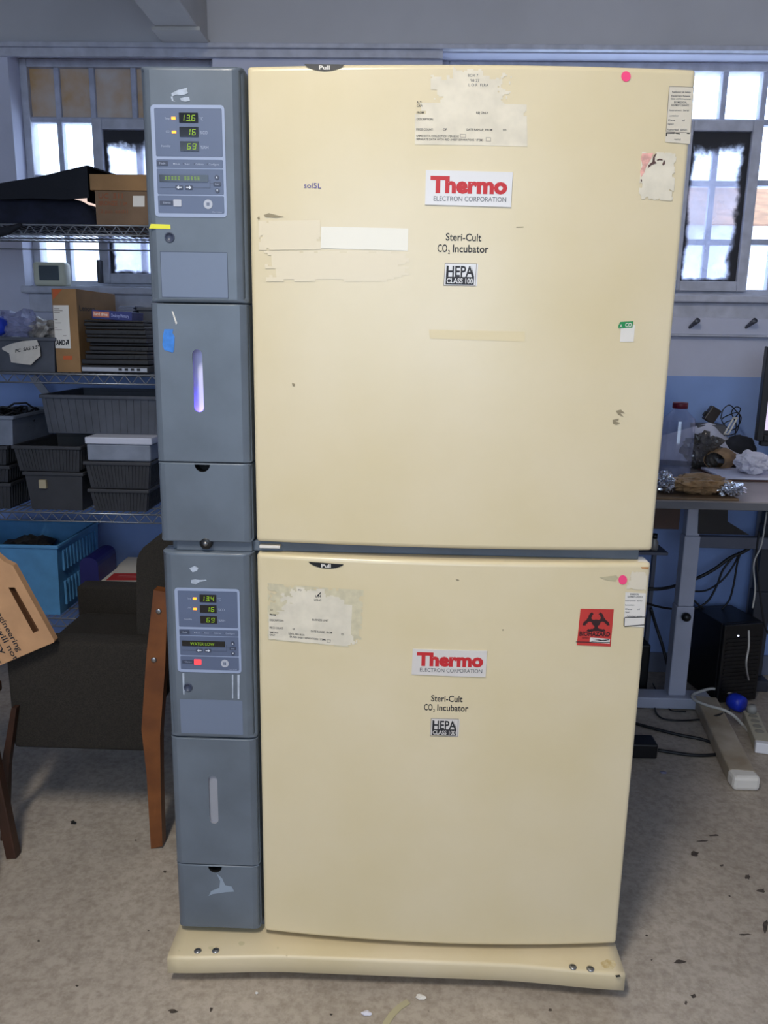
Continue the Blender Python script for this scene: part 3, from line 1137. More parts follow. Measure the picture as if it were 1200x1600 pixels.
def stickers_upper(door):
    nameplate(door, [(665.5, 266), (801, 269.5), (798, 324), (664, 320)], (672, 300.3, 792, 302.5, 24.5), (677.5, 314, 790.5, 316, 7.5))
    hepa(door, [(695, 411), (747, 412.5), (745, 447), (693, 445.5)], 1)
    pull_tab(door, 475.5, 538.5, (100.2, 100.8), 111.2, 108.6, 6.2)
    dot(door, 978, 119.5, 7.5)
    # remains of the white form label
    b = MB()
    def bias(u, v):
        return 1.2 if v > .6 else (-.55 if (v < .45 and (u < .34 or u > .62)) else .1)
    patch(b, [(648, 104), (822, 107), (824, 229), (648, 226)], .0005, m_offwhite, 70, 48, torn(3.1, bias))
    lines(b, [('ALT:', 651, 161.5, 659, 3.4), ('CAP:', 651, 167, 660, 3.4), ('FROM', 651, 177.5, 662, 3.4), ('DESCRIPTION:', 651, 187.8, 677, 3.4), ('PIECE COUNT:', 650.5, 203.8, 677, 3.4),
              ('OF', 692, 204, 698, 3.4), ('DATE RANGE:  FROM', 729, 204.2, 769, 3.4), ('TO', 785, 205, 791, 3.4), ('SAME DATA COLLECTION PER BOX', 650.5, 214, 717, 3.2), ('SEPARATE DATA WITH RED SHEET SEPARATORS / ITEMS', 650.5, 219.2, 755, 3.2),
              ('REJ ONLY', 744, 178, 763, 3.4)], .0008, m_ink)
    for (s, x0, y0, x1) in (('BOX 7', 731, 120, 747), ("'98 27", 734, 128, 749), ('L O R  FLRA', 732, 135, 763)):
        dtext(b, s, x0, y0, x1, y0 + .4, 4.5, .0008, m_logogrey)
    outline(b, [(719, 209.5), (728, 209.7), (728, 215), (719, 214.8)], .6, .0008, m_faint)
    outline(b, [(759, 214.8), (767, 215), (767, 221), (759, 220.8)], .6, .0008, m_faint)
    b.build('form_label', door)
    # inspection label
    b = MB()
    patch(b, [(1046, 135), (1084, 137), (1078, 225), (1039, 222)], .0004, mat('aged_label', (214, 206, 188), .6), 4, 6)
    outline(b, [(1046, 135.5), (1083.5, 137), (1078.5, 207), (1041, 205.5)], -.8, .0006, m_faint)
    lines(b, [('Radiation & Safety', 1050, 145, 1079, 2.6), ('Equipment Release', 1049, 151, 1078, 2.6), ('Safety and Environmental', 1048, 155.5, 1079, 2.6), ('BIOMEDICAL', 1053, 161.5, 1073, 3.2), ('EQUIPMENT CLEARANCE', 1049, 166, 1076, 3.2),
              ('Instrument  Serial', 1046, 173.5, 1076, 2.5), ('Location', 1045, 182, 1060, 2.5), ('Date       of', 1044, 189, 1070, 2.5), ('Signed', 1043, 195, 1052, 2.5), ('Authorised  person', 1042, 204, 1073, 3)], .0007, m_logogrey)
    dpoly(b, [(1040.5, 207), (1054, 207), (1054, 209), (1042, 208.8), (1042, 213), (1040.3, 213)], .0007, m_black)
    dpoly(b, [(1055, 207.5), (1062, 208.5), (1062, 209.8), (1055, 208.8)], .0007, m_black)
    dpoly(b, [(1073, 208), (1078, 208.3), (1077, 209.5), (1073, 209.2)], .0007, m_black)
    dtext(b, 'valid', 1053, 219, 1063, 219.5, 3, .0007, m_logogrey)
    b.build('inspection_label', door)
    # torn biohazard sticker remnant
    b = MB()
    patch(b, [(1003, 237), (1057, 239), (1052, 314), (997, 311)], .0004, m_offwhite, 36, 50, torn(8.7, lambda u, v: .35))
    dpoly(b, [(1003, 240), (1021, 239), (1018, 247), (1009, 262), (1007, 269), (1001, 278), (1000, 268), (1004, 258), (1001, 248)], .0008, mat('faded_red', (224, 170, 158), .7, var=.08, scale=120))
    m_dk = mat('torn_dark', (92, 66, 62), .7)
    for pts in ([(1026, 240), (1023, 246), (1023, 252), (1026, 255), (1018, 258), (1012, 263), (1013, 258), (1019, 253), (1020, 246), (1023, 241)],
                [(1026, 250), (1030, 248), (1035, 249), (1035, 251), (1030, 250.4), (1027, 251.5)], [(1036, 253), (1038.5, 250), (1039, 256), (1036, 259), (1034.5, 257)], [(1000.5, 280.5), (1002.5, 280), (1003, 283.5), (1001, 284)]):
        dpoly(b, pts, .001, m_dk)
    b.build('torn_sticker', door)
    # green tape with white writing over a white label
    b = MB()
    patch(b, [(970, 508), (992, 508), (990, 534), (968.5, 534)], .0004, m_white, 3, 3)
    dpoly(b, [(969, 503), (976, 502.5), (989.5, 502), (988, 512), (980, 512), (974, 513), (966, 513), (966, 509)], .0007, mat('green_tape', (28, 140, 78), .6))
    dtext(b, 'CO', 976.5, 510.5, 986.5, 510.5, 6, .001, m_white, .02)
    dtext(b, 'A', 968, 511.5, 972, 511.5, 5, .001, m_white)
    b.build('green_tape', door)
    b = MB(); patch(b, [(502, 354), (638, 357), (637, 392), (501, 388)], .0006, m_glosspale, 10, 3); b.build('pale_rectangle', door)  # paler, glossier rectangle laid on the door
    m_pale = mat('pale_ragged', (226, 213, 183), .3)
    b = MB(); patch(b, [(404, 345), (500, 344), (502, 390), (404, 391)], .0003, m_pale, 30, 14, torn(4.4, lambda u, v: .5)); patch(b, [(412, 392), (640, 393), (638, 440), (416, 440)], .0003, m_pale, 40, 14, torn(9.1, lambda u, v: .2)); b.build('ragged_patch', door)  # ragged patches slightly paler than the door enamel
    b = MB(); patch(b, [(670, 515), (820, 518), (820, 534), (672, 529)], .0004, m_tapeclr, 40, 6, torn(5.5, lambda u, v: .9)); b.build('yellowed_tape', door)


def print_lower(d):
    product_print(d, (673.5, 1095.5, 722.5, 1097, 9.8), (662.5, 1109.5, 731.5, 1111.5, 10), None)
    m_sc = mat('door_scuff', (150, 138, 110), .7)
    dpoly(d, [(712, 905), (716, 905), (718, 907), (714, 908)], .0004, m_sc)
    dpoly(d, [(784, 983.5), (787, 983), (787.5, 985), (785, 985.5)], .0004, m_sc)
    m_rust = mat('rust_mark', (196, 140, 84), .8, var=.1, scale=60)
    dpoly(d, [(1001, 886), (1014, 886), (1013, 889), (1003, 888.5)], .0004, m_rust)
    dpoly(d, [(936, 902), (963, 899), (966, 903), (961, 908), (947, 906)], .0004, mat('adhesive_stain', (190, 180, 146), .6))


def biohazard(door):
    b = MB()
    q = [(907, 951), (959, 952), (954, 1010), (901, 1008)]
    m_bio = mat('biohazard_red', (190, 54, 48), .6, var=.03)
    m_bk = mat('biohazard_black', (50, 22, 24), .6)
    patch(b, q, .0005, m_bio, 5, 5)
    # three-lobed symbol: open rings round a centre ring
    cx, cy = 931.3, 973.0
    kx = 1.24
    S = 1.14

    def ring(px, py, r0, r1, a0, a1, off, n=18):
        a = [a0 + (a1 - a0) * k / n for k in range(n + 1)]
        pts = [(px + kx * r1 * math.cos(t_), py - r1 * math.sin(t_)) for t_ in a] + [(px + kx * r0 * math.cos(t_), py - r0 * math.sin(t_)) for t_ in reversed(a)]
        for k in range(n):
            dpoly(b, [pts[k], pts[k + 1], pts[2 * n - k], pts[2 * n + 1 - k]], off, m_bk)
    for k in range(3):
        an = math.pi / 2 + k * 2 * math.pi / 3
        px, py = cx + kx * 7.4 * S * math.cos(an), cy - 7.4 * S * math.sin(an)
        ring(px, py, 5.2 * S, 8.6 * S, an + .55, an + 2 * math.pi - .55, .0008)
        ring(cx, cy, 9.6 * S, 11.4 * S, an - .52 + math.pi / 3 - .1, an + .52 + math.pi / 3 + .1, .0009, 8)
    ring(cx, cy, 2.2 * S, 4.6 * S, 0, 2 * math.pi, .001, 16)
    dtext(b, 'BIOHAZARD', 905, 993, 953, 994, 6.8, .0011, m_bk, .03)
    dtext(b, 'Admittance', 909, 997.5, 920, 997.5, 2.4, .0009, m_bk)
    # struck-out white name strip
    dpoly(b, [(922, 996), (953, 998), (952.5, 1005.5), (921, 1003.5)], .0009, m_white)
    for pts in ([(899.5, 1002), (953, 1002.8), (953, 1003.8), (899.5, 1003.2)], [(924, 1001), (952, 998.5), (952, 999.8), (924, 1002.2)], [(926, 997.4), (951, 1001), (951, 1001.8), (926, 998.3)]):
        dpoly(b, pts, .0012, m_ink)
    o = b.build('biohazard_sticker', door)
    o['label'] = 'red biohazard sticker with crossed-out white strip'


def stickers_lower(door):
    nameplate(door, [(645, 1013.5), (761, 1016.5), (758.5, 1057.5), (643, 1053)], (651, 1038.3, 754.5, 1040.7, 19.6), (656, 1048.5, 753, 1051, 6), )
    hepa(door, [(673.5, 1122), (718.5, 1124), (716.5, 1150.5), (672, 1148)], .85)
    pull_tab(door, 482, 537, (877.6, 881.6), 888.2, 886.2, 5.4)
    dot(door, 973, 906, 6.8)
    biohazard(door)
    b = MB()
    def bias(u, v):
        return 1.0 if (v > .55 and u < .85) else (-.5 if (v < .45 and u < .3) or (v < .25 and u > .6) or u > .9 else .15)
    patch(b, [(418, 911), (568, 922), (564, 1013), (418, 999)], .0003, mat('glue_shadow', (206, 197, 166), .5, var=.04, scale=60), 70, 48, torn(2.9, lambda u, v: .35))
    patch(b, [(420, 914), (566, 924), (562, 1011), (420, 998)], .0005, m_offwhite, 70, 48, torn(1.7, bias))
    for s, x0, y0, x1, y1, cap in (('FROM', 421.5, 961.5, 431, 962.3, 3), ('DESCRIPTION', 421.5, 970, 443, 971.5, 3), ('BUSINESS UNIT', 488, 969.5, 513.5, 971.2, 3), ('PIECE COUNT:', 421.5, 981.8, 443, 983.2, 3), ('OF', 457, 984, 460.5, 984.3, 3),
                                   ('DATE RANGE:  FROM', 486, 987.5, 519, 990, 3), ('TO', 533, 992.5, 537, 992.8, 3), ('SAME DATA', 421.5, 989, 435, 990, 2.8), ('LEVEL PER BOX', 451, 991, 476, 993.5, 2.8), ('ONLY', 421.5, 993, 430, 993.6, 2.8),
                                   ('ER RED SHEET SEPARATORS / ITEMS', 453, 996, 509, 1000.8, 2.8), ('LONG', 491, 938.5, 502, 939.2, 3), ('UN', 493, 933.5, 501, 933, 4), ('PO', 466, 923, 471, 923.4, 2.6), ('LO', 422.5, 953.5, 426, 953.8, 2.4)):
        dtext(b, s, x0, y0, x1, y1, cap, .0008, m_ink, .012)
    dpoly(b, [(494, 931.5), (501, 925), (502, 926), (496, 932)], .0009, m_ink)
    outline(b, [(511, 999), (517, 999.5), (516, 1004), (511, 1003.5)], .5, .0008, m_faint)
    b.build('form_label', door)
    b = MB()
    patch(b, [(977, 925), (1009, 927), (1006, 980), (974.5, 978)], .0004, m_white, 4, 6)
    outline(b, [(976, 965.5), (1008, 964.5), (1007, 975.5), (975.5, 978)], -1.3, .0007, m_black)
    lines(b, [('BIOMEDICAL', 984, 929.5, 998, 2.8), ('EQUIPMENT CLEARANCE', 980.5, 933.5, 1004, 2.8), ('Instrument  Serial', 977, 939.3, 1003, 2.2), ('Location', 977, 946, 991, 2.2), ('Date     of', 977, 952.5, 1000, 2.2), ('Signed', 977, 957, 983, 2), ('Authorised  person', 979, 963.6, 1003, 2.6)], .0007, m_logogrey)
    b.build('inspection_label', door)
    b = MB(); patch(b, [(987, 893), (1012, 894), (1009, 922), (978, 920)], .0003, mat('ghost_label', (222, 212, 190), .4), 30, 26, torn(6.2, lambda u, v: .4)); b.build('ragged_patch', door)


ZL0, ZL1, ZU0, ZU1 = 0.09, 0.987, 1.0092, 1.897
lower = thing('incubator', (.5, .4, ZL0), 'lower cream and grey laboratory incubator with red biohazard sticker, standing on the low base', 'incubator', 'stacked laboratory incubators')
incubator(lower, ZL0, ZL1, dict(
    seam1=pz(330, 1154), seam2=pz(340, 1352), lock=(294, 1074), keypad=(272.5, 918, 377.5, 1052), digits=('13.4', '16', '69'), message='WATER LOW', alarm=True, lit=False,
    blank=(281, 1092, 380, 1148), slot=((333.5, 1212), (333.5, 1287)), notch=(336, 1355),
    scraps=[[(299, 906), (305, 905), (312, 906), (322, 905.5), (323, 907), (312, 909), (306, 913), (299, 911)], [(296, 888), (304, 884), (310, 887), (308, 892), (301, 894)]],
    tapes=[('water_streak', [(285, 1052), (288, 1052), (288.5, 1085), (286.5, 1085)], m_residue, 'cov'), ('water_streak', [(371, 1054), (374.5, 1054), (374, 1092), (371.5, 1092)], m_residue, 'cov'), ('water_streak', [(362.5, 1054), (364.5, 1054), (364.5, 1091), (363, 1091)], m_residue, 'cov')],
    smears=[[(338, 1364), (347, 1372), (352, 1383), (362, 1385), (366, 1393), (352, 1394), (332, 1397), (326, 1400), (330, 1392), (343, 1387), (344, 1376)]],
    print=print_lower, stickers=stickers_lower))
upper = thing('incubator', (.5, .4, ZU0), 'upper cream and grey laboratory incubator with pale form label, stacked on the other incubator', 'incubator', 'stacked laboratory incubators')
incubator(upper, ZU0, ZU1, dict(
    seam1=pz(310, 474), seam2=pz(318, 723), lock=(265, 371), keypad=(235, 163.5, 355, 340), digits=('13.6', '16', '69'), message=None, alarm=False, lit=True,
    blank=(250, 393, 357, 466), slot=((309.5, 546), (311, 644)), notch=(316, 727),
    scraps=[[(268, 146), (278, 141), (286, 139), (293, 137), (292, 141), (294, 146), (286, 149), (276, 148), (269, 151)], [(281, 154), (289, 152), (296, 152), (297, 158), (290, 159), (284, 158)], [(267, 151), (270, 151), (271, 157), (274, 159), (269, 158)]],
    tapes=[('yellow_tape', [(236, 350), (266, 351), (266.5, 358), (233, 357)], m_yel, 'cov'), ('blue_tape', [(257, 514.5), (271, 514.5), (269.5, 520), (273, 526), (272, 548), (270, 551), (257, 547), (254, 539), (255, 524)], m_blue, 'mid'),
           ('white_scratch', [(268.5, 486), (270.5, 486.5), (277, 505), (275, 507)], m_white, 'mid')],
    smears=[], print=print_upper, stickers=stickers_upper))

# spacer between the two cabinets
sp = thing('stacking_spacer', (.5, .4, ZL1), 'grey metal strip with black knob in gap between the two incubators', 'stacking bracket')
b = MB(); b.box((.02, .022, ZL1 + .0002), (IW - .02, .55, ZU0 - .0002), m_grey, .002); b.box((.03, .012, ZL1 + .0002), (TW - .004, .022, ZU0 - .0002), m_grey, .002); b.build('strip', sp)
b = MB(); c_ = at(322, 848.5, .004)
b.lathe([(.013, .012), (.013, -.002), (.010, -.005), (0, -.005)], c_, m_black, 20, 'y'); b.lathe([(.005, -.004), (.005, -.008), (0, -.009)], c_, m_steel, 14, 'y'); b.build('knob', sp)
b = MB(); p0, p1 = at(406, 851, .01), at(438, 856, .01)
b.box((p0.x, .004, p1.z), (p1.x, .022, p0.z), m_white, .001); b.build('catch', sp)

# ------------------------------------------------ base on castors
bs = thing('rolling_base', (.5, .4, 0), 'low cream steel base with concave front edge under the stacked incubators', 'base stand')
m_base = mat('base_enamel', (222, 207, 174), 0.4, c2=(214, 198, 160), scale=4)
b = MB()
n = 40
ztop, zbot = 0.075, 0.031
def front_y(u):
    s = abs(u - .5) * 2
    k = max(0.0, 1 - s) / .55
    k = min(1, k)
    k = k * k * (3 - 2 * k)
    return -.071 + .015 * k
rb = .008
xa, xb_ = -.005, 1.003
prof = []
for j in range(5):
    a = math.pi / 2 * j / 4
    prof.append((rb * (1 - math.sin(a)), -rb * (1 - math.cos(a))))   # (y back-off, z drop) from top flat to the front
vs, fs = [], []
rows_ = []
for i in range(n + 1):
    u = i / n
    x = xa + (xb_ - xa) * u
    yf = front_y(u)
    colv = [Vector((x, .80, ztop)), Vector((x, yf + .05, ztop))]
    for j in range(5):
        a = math.pi / 2 * j / 4
        colv.append(Vector((x, yf + rb * (1 - math.sin(a)), ztop - rb * (1 - math.cos(a)))))
    colv.append(Vector((x, yf, zbot + .003)))
    colv.append(Vector((x, yf + .003, zbot)))
    colv.append(Vector((x, .80, zbot)))
    rows_.append(colv)
K = len(rows_[0])
vs = [v for r_ in rows_ for v in r_]
fs = [[i * K + k, (i + 1) * K + k, (i + 1) * K + (k + 1) % K, i * K + (k + 1) % K] for i in range(n) for k in range(K)]
fs.append(list(range(K)))
fs.append([n * K + k for k in range(K)][::-1])
b.add(vs, fs, m_base, True)
# rust and dirt near the right end, a chip on the corner
def bpoly(pts, mt, dz=.0004):
    b.poly([(on_z(px, py, ztop + dz).x, on_z(px, py, ztop + dz).y) for px, py in pts], lambda u, v: (u, v, ztop + dz), mt)
m_br = mat('base_rust', (196, 172, 122), .8, c2=(214, 200, 160), scale=90)
bpoly([(938, 1504), (948, 1499), (960, 1501), (963, 1508), (957, 1514), (945, 1513), (940, 1509)], m_br)
m_dirt = mat('base_dirt', (150, 138, 108), .8)
for p in ((378, 1474, 7, 5), (330, 1481, 6, 3), (434, 1481, 2, 2), (280, 1485, 2, 1.5), (448, 1493, 2, 1)):
    bpoly([(p[0] + p[2] * math.cos(k * .785) * random.uniform(.6, 1), p[1] + p[3] * math.sin(k * .785) * random.uniform(.6, 1)) for k in range(8)], mat('base_smudge', (204, 192, 154), .7), .0003)
bpoly([(961, 1524), (968, 1523), (970, 1526), (963, 1527)], m_hole, .0006)
plate = b.build('platform', bs)
for (px, py) in ((309, 1486), (337, 1485.5), (895, 1511), (922.5, 1514)):
    p = on_z(px, py, ztop)
    s_ = MB(); s_.lathe([(.0085, 0), (.0085, .001), (.0065, .0028), (.003, .0034), (0, .0034)], (p.x, p.y, ztop), m_steel, 16); s_.box((p.x - .005, p.y - .0008, ztop + .0033), (p.x + .005, p.y + .0008, ztop + .0038), m_hole)
    s_.build('bolt', bs)
# top frame the cabinet feet stand in
b = MB(); b.box((.01, .04, ztop - .002), (.99, .78, ZL0 - .0002), m_greydk, .003); b.build('cabinet_seat', bs)
for cx_, cy_ in ((.08, .06), (.92, .06), (.08, .7), (.92, .7)):
    k_ = MB(); k_.lathe([(.008, -.011), (.0155, -.009), (.0155, .009), (.008, .011)], (cx_, cy_, .0155), m_black, 20, 'x'); k_.box((cx_ - .016, cy_ - .012, .018), (cx_ + .016, cy_ + .012, .033), m_steel, .002)
    k_.build('castor', bs)

# ================================================================== LEFT SIDE
# ------------------------------------------------ wire shelving
SY0, SY1 = 1.16, 1.66
SX0, SX1 = -1.40, -.06
tier = [at(110, 350, SY0).z, at(110, 583, SY0).z, at(110, 800, SY0).z, .40]
m_wire = mat('chrome_wire', (150, 154, 160), .35, .8)
sh = thing('wire_shelving', ((SX0 + SX1) / 2, (SY0 + SY1) / 2, 0), 'chrome wire shelving unit behind the armchair at left', 'shelving')
for x_ in (SX0 + .012, SX1 - .012):
    for y_ in (SY0 + .012, SY1 - .012):
        b = MB(); b.tube([(x_, y_, 0), (x_, y_, 1.0), (x_, y_, 1.86)], .0127, m_wire, 12); b.build('post', sh)
for z_ in tier:
    b = MB()
    zt_, zb_ = z_ - .004, z_ - .034
    for zz, rr in ((zt_, .0034), (zb_, .0030)):
        b.tube([(SX0, SY0, zz), (SX1, SY0, zz), (SX1, SY1, zz), (SX0, SY1, zz)], rr, m_wire, 6, True, True)
    nz = 56
    pts = []
    for k in range(nz + 1):
        pts.append((SX0 + (SX1 - SX0) * k / nz, SY0, zt_ if k % 2 else zb_))
    b.tube(pts, .0026, m_wire, 5)
    for k in range(1, 54):
        x_ = SX0 + (SX1 - SX0) * k / 54
        b.tube([(x_, SY0, z_ - .002), (x_, SY1, z_ - .002)], .002, m_wire, 5)
    for y_ in (SY0 + .12, SY0 + .25, SY0 + .38):
        b.tube([(SX0, y_, z_ - .007), (SX1, y_, z_ - .007)], .003, m_wire, 5)
    b.build('wire_shelf', sh)
# diagonal brace at the back
b = MB(); b.bar((at(55, 588, SY1).x, SY1 - .02, at(55, 588, SY1).z), (at(95, 640, SY1).x, SY1 - .02, at(95, 640, SY1).z), .03, .006, m_wire, (0, 1, 0)); b.build('brace', sh)

m_bin = mat('grey_tote', (76, 80, 90), .55, var=.05, scale=20)
m_bind = mat('dark_tote', (54, 55, 60), .55, var=.05, scale=20)
m_binl = mat('pale_tote', (126, 134, 150), .55, var=.05, scale=20)


def tote(name, x0, x1, y0, y1, z0, z1, mt, label, ribs=.02, group=None, sticker=None, taper=.012, cat='storage bin'):
    """open tapered plastic tote with a rim and vertical ribs"""
    t_ = thing(name, ((x0 + x1) / 2, (y0 + y1) / 2, z0), label, cat, group)
    b = MB()
    th = .004
    def shell(e0, e1, za, zb, rev):
        q0 = [(x0 + e0, y0 + e0, za), (x1 - e0, y0 + e0, za), (x1 - e0, y1 - e0, za), (x0 + e0, y1 - e0, za)]
        q1 = [(x0 + e1, y0 + e1, zb), (x1 - e1, y0 + e1, zb), (x1 - e1, y1 - e1, zb), (x0 + e1, y1 - e1, zb)]
        return q0 + q1
    o = shell(taper + .006, .006, z0, z1, 0)
    i = shell(taper + .006 + th, .006 + th, z0 + th, z1, 1)
    vs = o + i
    fs = [[0, 3, 2, 1], [8, 9, 10, 11]]
    for k in range(4):
        j = (k + 1) % 4
        fs += [[k, j, j + 4, k + 4], [k + 8, k + 12, j + 12, j + 8], [k + 4, j + 4, j + 12, k + 12]]
    b.add(vs, fs, mt)
    if ribs:
        def rib(p, q):
            b.bar(p, q, .004, .004, mt, (0, 1, 0))
        nx_ = max(2, int((x1 - x0 - .04) / ribs))
        for k in range(nx_ + 1):
            f_ = k / nx_
            xa_ = x0 + .02 + taper + (x1 - x0 - .04 - 2 * taper) * f_
            xb2 = x0 + .02 + (x1 - x0 - .04) * f_
            rib((xa_, y0 + taper + .005, z0 + .006), (xb2, y0 + .006, z1 - .012))
        ny_ = max(2, int((y1 - y0 - .04) / ribs / 1.3))
        for k in range(ny_ + 1):
            f_ = k / ny_
            ya_ = y0 + .02 + taper + (y1 - y0 - .04 - 2 * taper) * f_
            yb2 = y0 + .02 + (y1 - y0 - .04) * f_
            rib((x1 - taper - .005, ya_, z0 + .006), (x1 - .006, yb2, z1 - .012))
    b.build('body', t_)
    r_ = MB()
    e = .0
    for a, c in (((x0, y0, z1 - .013), (x1, y0 + .012, z1)), ((x0, y1 - .012, z1 - .013), (x1, y1, z1)), ((x0, y0 + .012, z1 - .013), (x0 + .012, y1 - .012, z1)), ((x1 - .012, y0 + .012, z1 - .013), (x1, y1 - .012, z1))):
        r_.box(a, c, mt, .003)
    r_.build('rim', t_)
    if sticker:
        s_ = MB(); s_.box((sticker[0], y0 - .002, sticker[2]), (sticker[1], y0 + taper, sticker[3]), mat('tan_label', (170, 158, 130), .7)); s_.build('paper_label', t_)
    return t_


TZ = tier[2] + .0005
YF = 1.17


def X(px, py, Y):
    return at(px, py, Y).x


def Z(px, py, Y):
    return at(px, py, Y).z


# stacks on the third tier
za = Z(80, 738, YF)
tote('storage_bin', X(36, 760, YF), X(131, 760, YF), YF, YF + .36, TZ, za, m_bind, 'dark grey bin with small tan label, under an open bin on the third shelf', 0, 'dark bins on the third shelf',
     sticker=(X(61, 755, YF), X(72, 755, YF), Z(66, 763, YF), Z(66, 750, YF)))
zb1 = Z(80, 697, YF)
tote('storage_bin', X(18, 715, YF), X(127, 715, YF), YF, YF + .36, za + .0005, zb1, m_bind, 'open dark bin stacked on the tan-labelled bin, third shelf', .012, 'dark bins on the third shelf')
zc = Z(190, 765, YF)
tote('storage_bin', X(137, 780, YF), X(233, 780, YF), YF, YF + .36, TZ, zc, m_bind, 'dark ribbed bin at the bottom of the right stack, third shelf', .012, 'dark bins on the third shelf')
zd = Z(190, 722, YF)
tote('storage_bin', X(130, 740, YF), X(236, 740, YF), YF - .0, YF + .36, zc + .0005, zd, m_bind, 'open dark ribbed bin second from the bottom of the right stack, third shelf', .012, 'dark bins on the third shelf')
# left stack, cut by the picture edge
ze = Z(10, 755, YF); zf = Z(10, 728, YF); zg = Z(10, 697, YF)
xl0, xl1 = X(-90, 760, YF), X(17, 760, YF)
tote('storage_bin', xl0, xl1, YF, YF + .36, TZ, ze, m_bind, 'lowest dark bin of the stack at the left picture edge, third shelf', .014, 'dark bins on the third shelf')
tote('storage_bin', xl0, xl1, YF, YF + .36, ze + .0005, zf, m_bind, 'middle dark bin of the stack at the left picture edge, third shelf', .014, 'dark bins on the third shelf')
tote('storage_bin', xl0, xl1 - .002, YF, YF + .36, zf + .0005, zg, m_bind, 'topmost dark bin of the stack at the left picture edge, under the paler bin', .014, 'dark bins on the third shelf')
zh = Z(10, 650, YF)
pb = tote('storage_bin', xl0, X(22, 670, YF), YF, YF + .36, zg + .0005, zh, m_binl, 'pale blue grey bin full of black leads at the left edge, third shelf', 0, None)
blob_rng = random.Random(3)


def lumps(mb, cx, cy, cz, rx, ry, rz, mt, n=5, seed=1, sub=3, amp=.25, freq=4.0, smooth=True):
    bb = bmesh.new()
    bmesh.ops.create_icosphere(bb, subdivisions=sub, radius=1.0)
    for v in bb.verts:
        d = v.co.normalized()
        k = 1 + amp * noise.noise(d * freq + Vector((seed * 3.1, seed, 0))) + amp * .5 * noise.noise(d * freq * 2.7 + Vector((seed, 0, seed * 1.7)))
        v.co = Vector((cx + d.x * rx * k, cy + d.y * ry * k, cz + d.z * rz * k))
    mb.bm(bb, mt, smooth)


b = MB()
m_blkcable = mat('black_cable', (22, 23, 27), .5)
for k in range(14):
    ang = k * 1.3
    c_ = Vector((xl0 + .13 + .05 * math.cos(k), YF + .17 + .05 * math.sin(2 * k), zh - .035 + .002 * k))
    pts = [c_ + Vector((.085 * math.cos(ang + a * .5), .10 * math.sin(ang + a * .5), .03 * math.sin(a + k))) for a in range(13)]
    b.tube(pts, .004, m_blkcable, 6)
tag(b.build('cable_coils'), 'tangle of black leads heaped in the pale bin at left', 'cables')
# white-lidded box on the right stack
lb = thing('lidded_box', ((X(132, 700, YF) + X(236, 700, YF)) / 2, YF + .18, zd), 'translucent box with white lid on the right stack, under the long ribbed bin', 'box')
zi, zj = Z(185, 695, YF), Z(185, 686, YF)
b = MB(); b.box((X(133, 700, YF), YF + .012, zd + .0005), (X(233, 700, YF), YF + .34, zi), m_binl, .006); b.build('body', lb)
b = MB(); b.box((X(131, 690, YF), YF + .006, zi), (X(236, 690, YF), YF + .346, zj + .004), mat('white_lid', (196, 200, 216), .5), .004); b.build('lid', lb)
# long ribbed bin on top, further back
YL = 1.25
zk = zj + .0045
tote('storage_bin', X(62, 640, YL), X(262, 640, YL), YL, YL + .38, zk, Z(150, 618, YL), m_bin, 'long mid-grey bin with wide vertical ribs on top of the white-lidded box', .026)

# second tier
TB = tier[1] + .0005
YS = 1.19
zt = Z(60, 527, YS)
tote('storage_bin', X(-70, 550, YS), X(88, 550, YS), YS, YS + .36, TB, zt, m_bin, 'grey bin of plastic bags with torn paper note, second shelf at left edge', 0)
b = MB()
fm = lambda px, py: (X(px, py, YS - .004), YS - .004, Z(px, py, YS - .004))
pts = [(4, 543), (18, 537), (36, 533), (58, 531), (63, 543), (64, 556), (57, 562), (49, 570), (38, 569), (18, 566), (15, 552), (4, 546)]
b.prism(pts, lambda u, v, d: (X(u, v, YS), YS + d, Z(u, v, YS)), -.0035, -.0015, mat('torn_paper', (206, 200, 190), .8, var=.03, scale=30))
def pxmap(Y):
    return lambda u, v: (X(u, -v, Y), Y, Z(u, -v, Y))
text(b, 'PC  SAS 3.5"', pxmap(YS - .0042), 24, 61, -551, 5, m_ink, .02, 7)
tag(b.build('paper_note'), 'torn cream paper note with handwriting stuck on grey bin, second shelf', 'note')
m_bag = glass('plastic_bag', (0.85, 0.87, 0.95), .12, .15, ((205, 205, 235), .42, 30))
b = MB(); c_ = at(28, 507, YS + .12)
lumps(b, c_.x, c_.y, c_.z - .005, .085, .09, .052, m_bag, seed=4, amp=.5, freq=3, smooth=False)
tag(b.build('plastic_bag'), 'crumpled clear plastic bag in the grey bin beside the tall carton', 'plastic bag')
b = MB(); c_ = at(70, 518, YS + .12); lumps(b, c_.x, c_.y, c_.z, .05, .06, .04, mat('bubble_wrap', (150, 145, 140), .4, var=.2, scale=40), seed=9, amp=.5, freq=4, smooth=False)
tag(b.build('parts_bag'), 'grey bag of small parts next to the tall carton, second shelf', 'bag')
b = MB(); c_ = at(4, 509, YS + .03); lumps(b, c_.x - .01, c_.y, c_.z, .025, .03, .034, mat('blue_plastic', (40, 70, 200), .4), seed=2, amp=.15)
tag(b.build('blue_cap'), 'bright blue plastic piece among the bags at the left edge', 'plastic part')
m_bk2 = mat('dark_cloth', (28, 30, 38), .85, var=.2, scale=20)
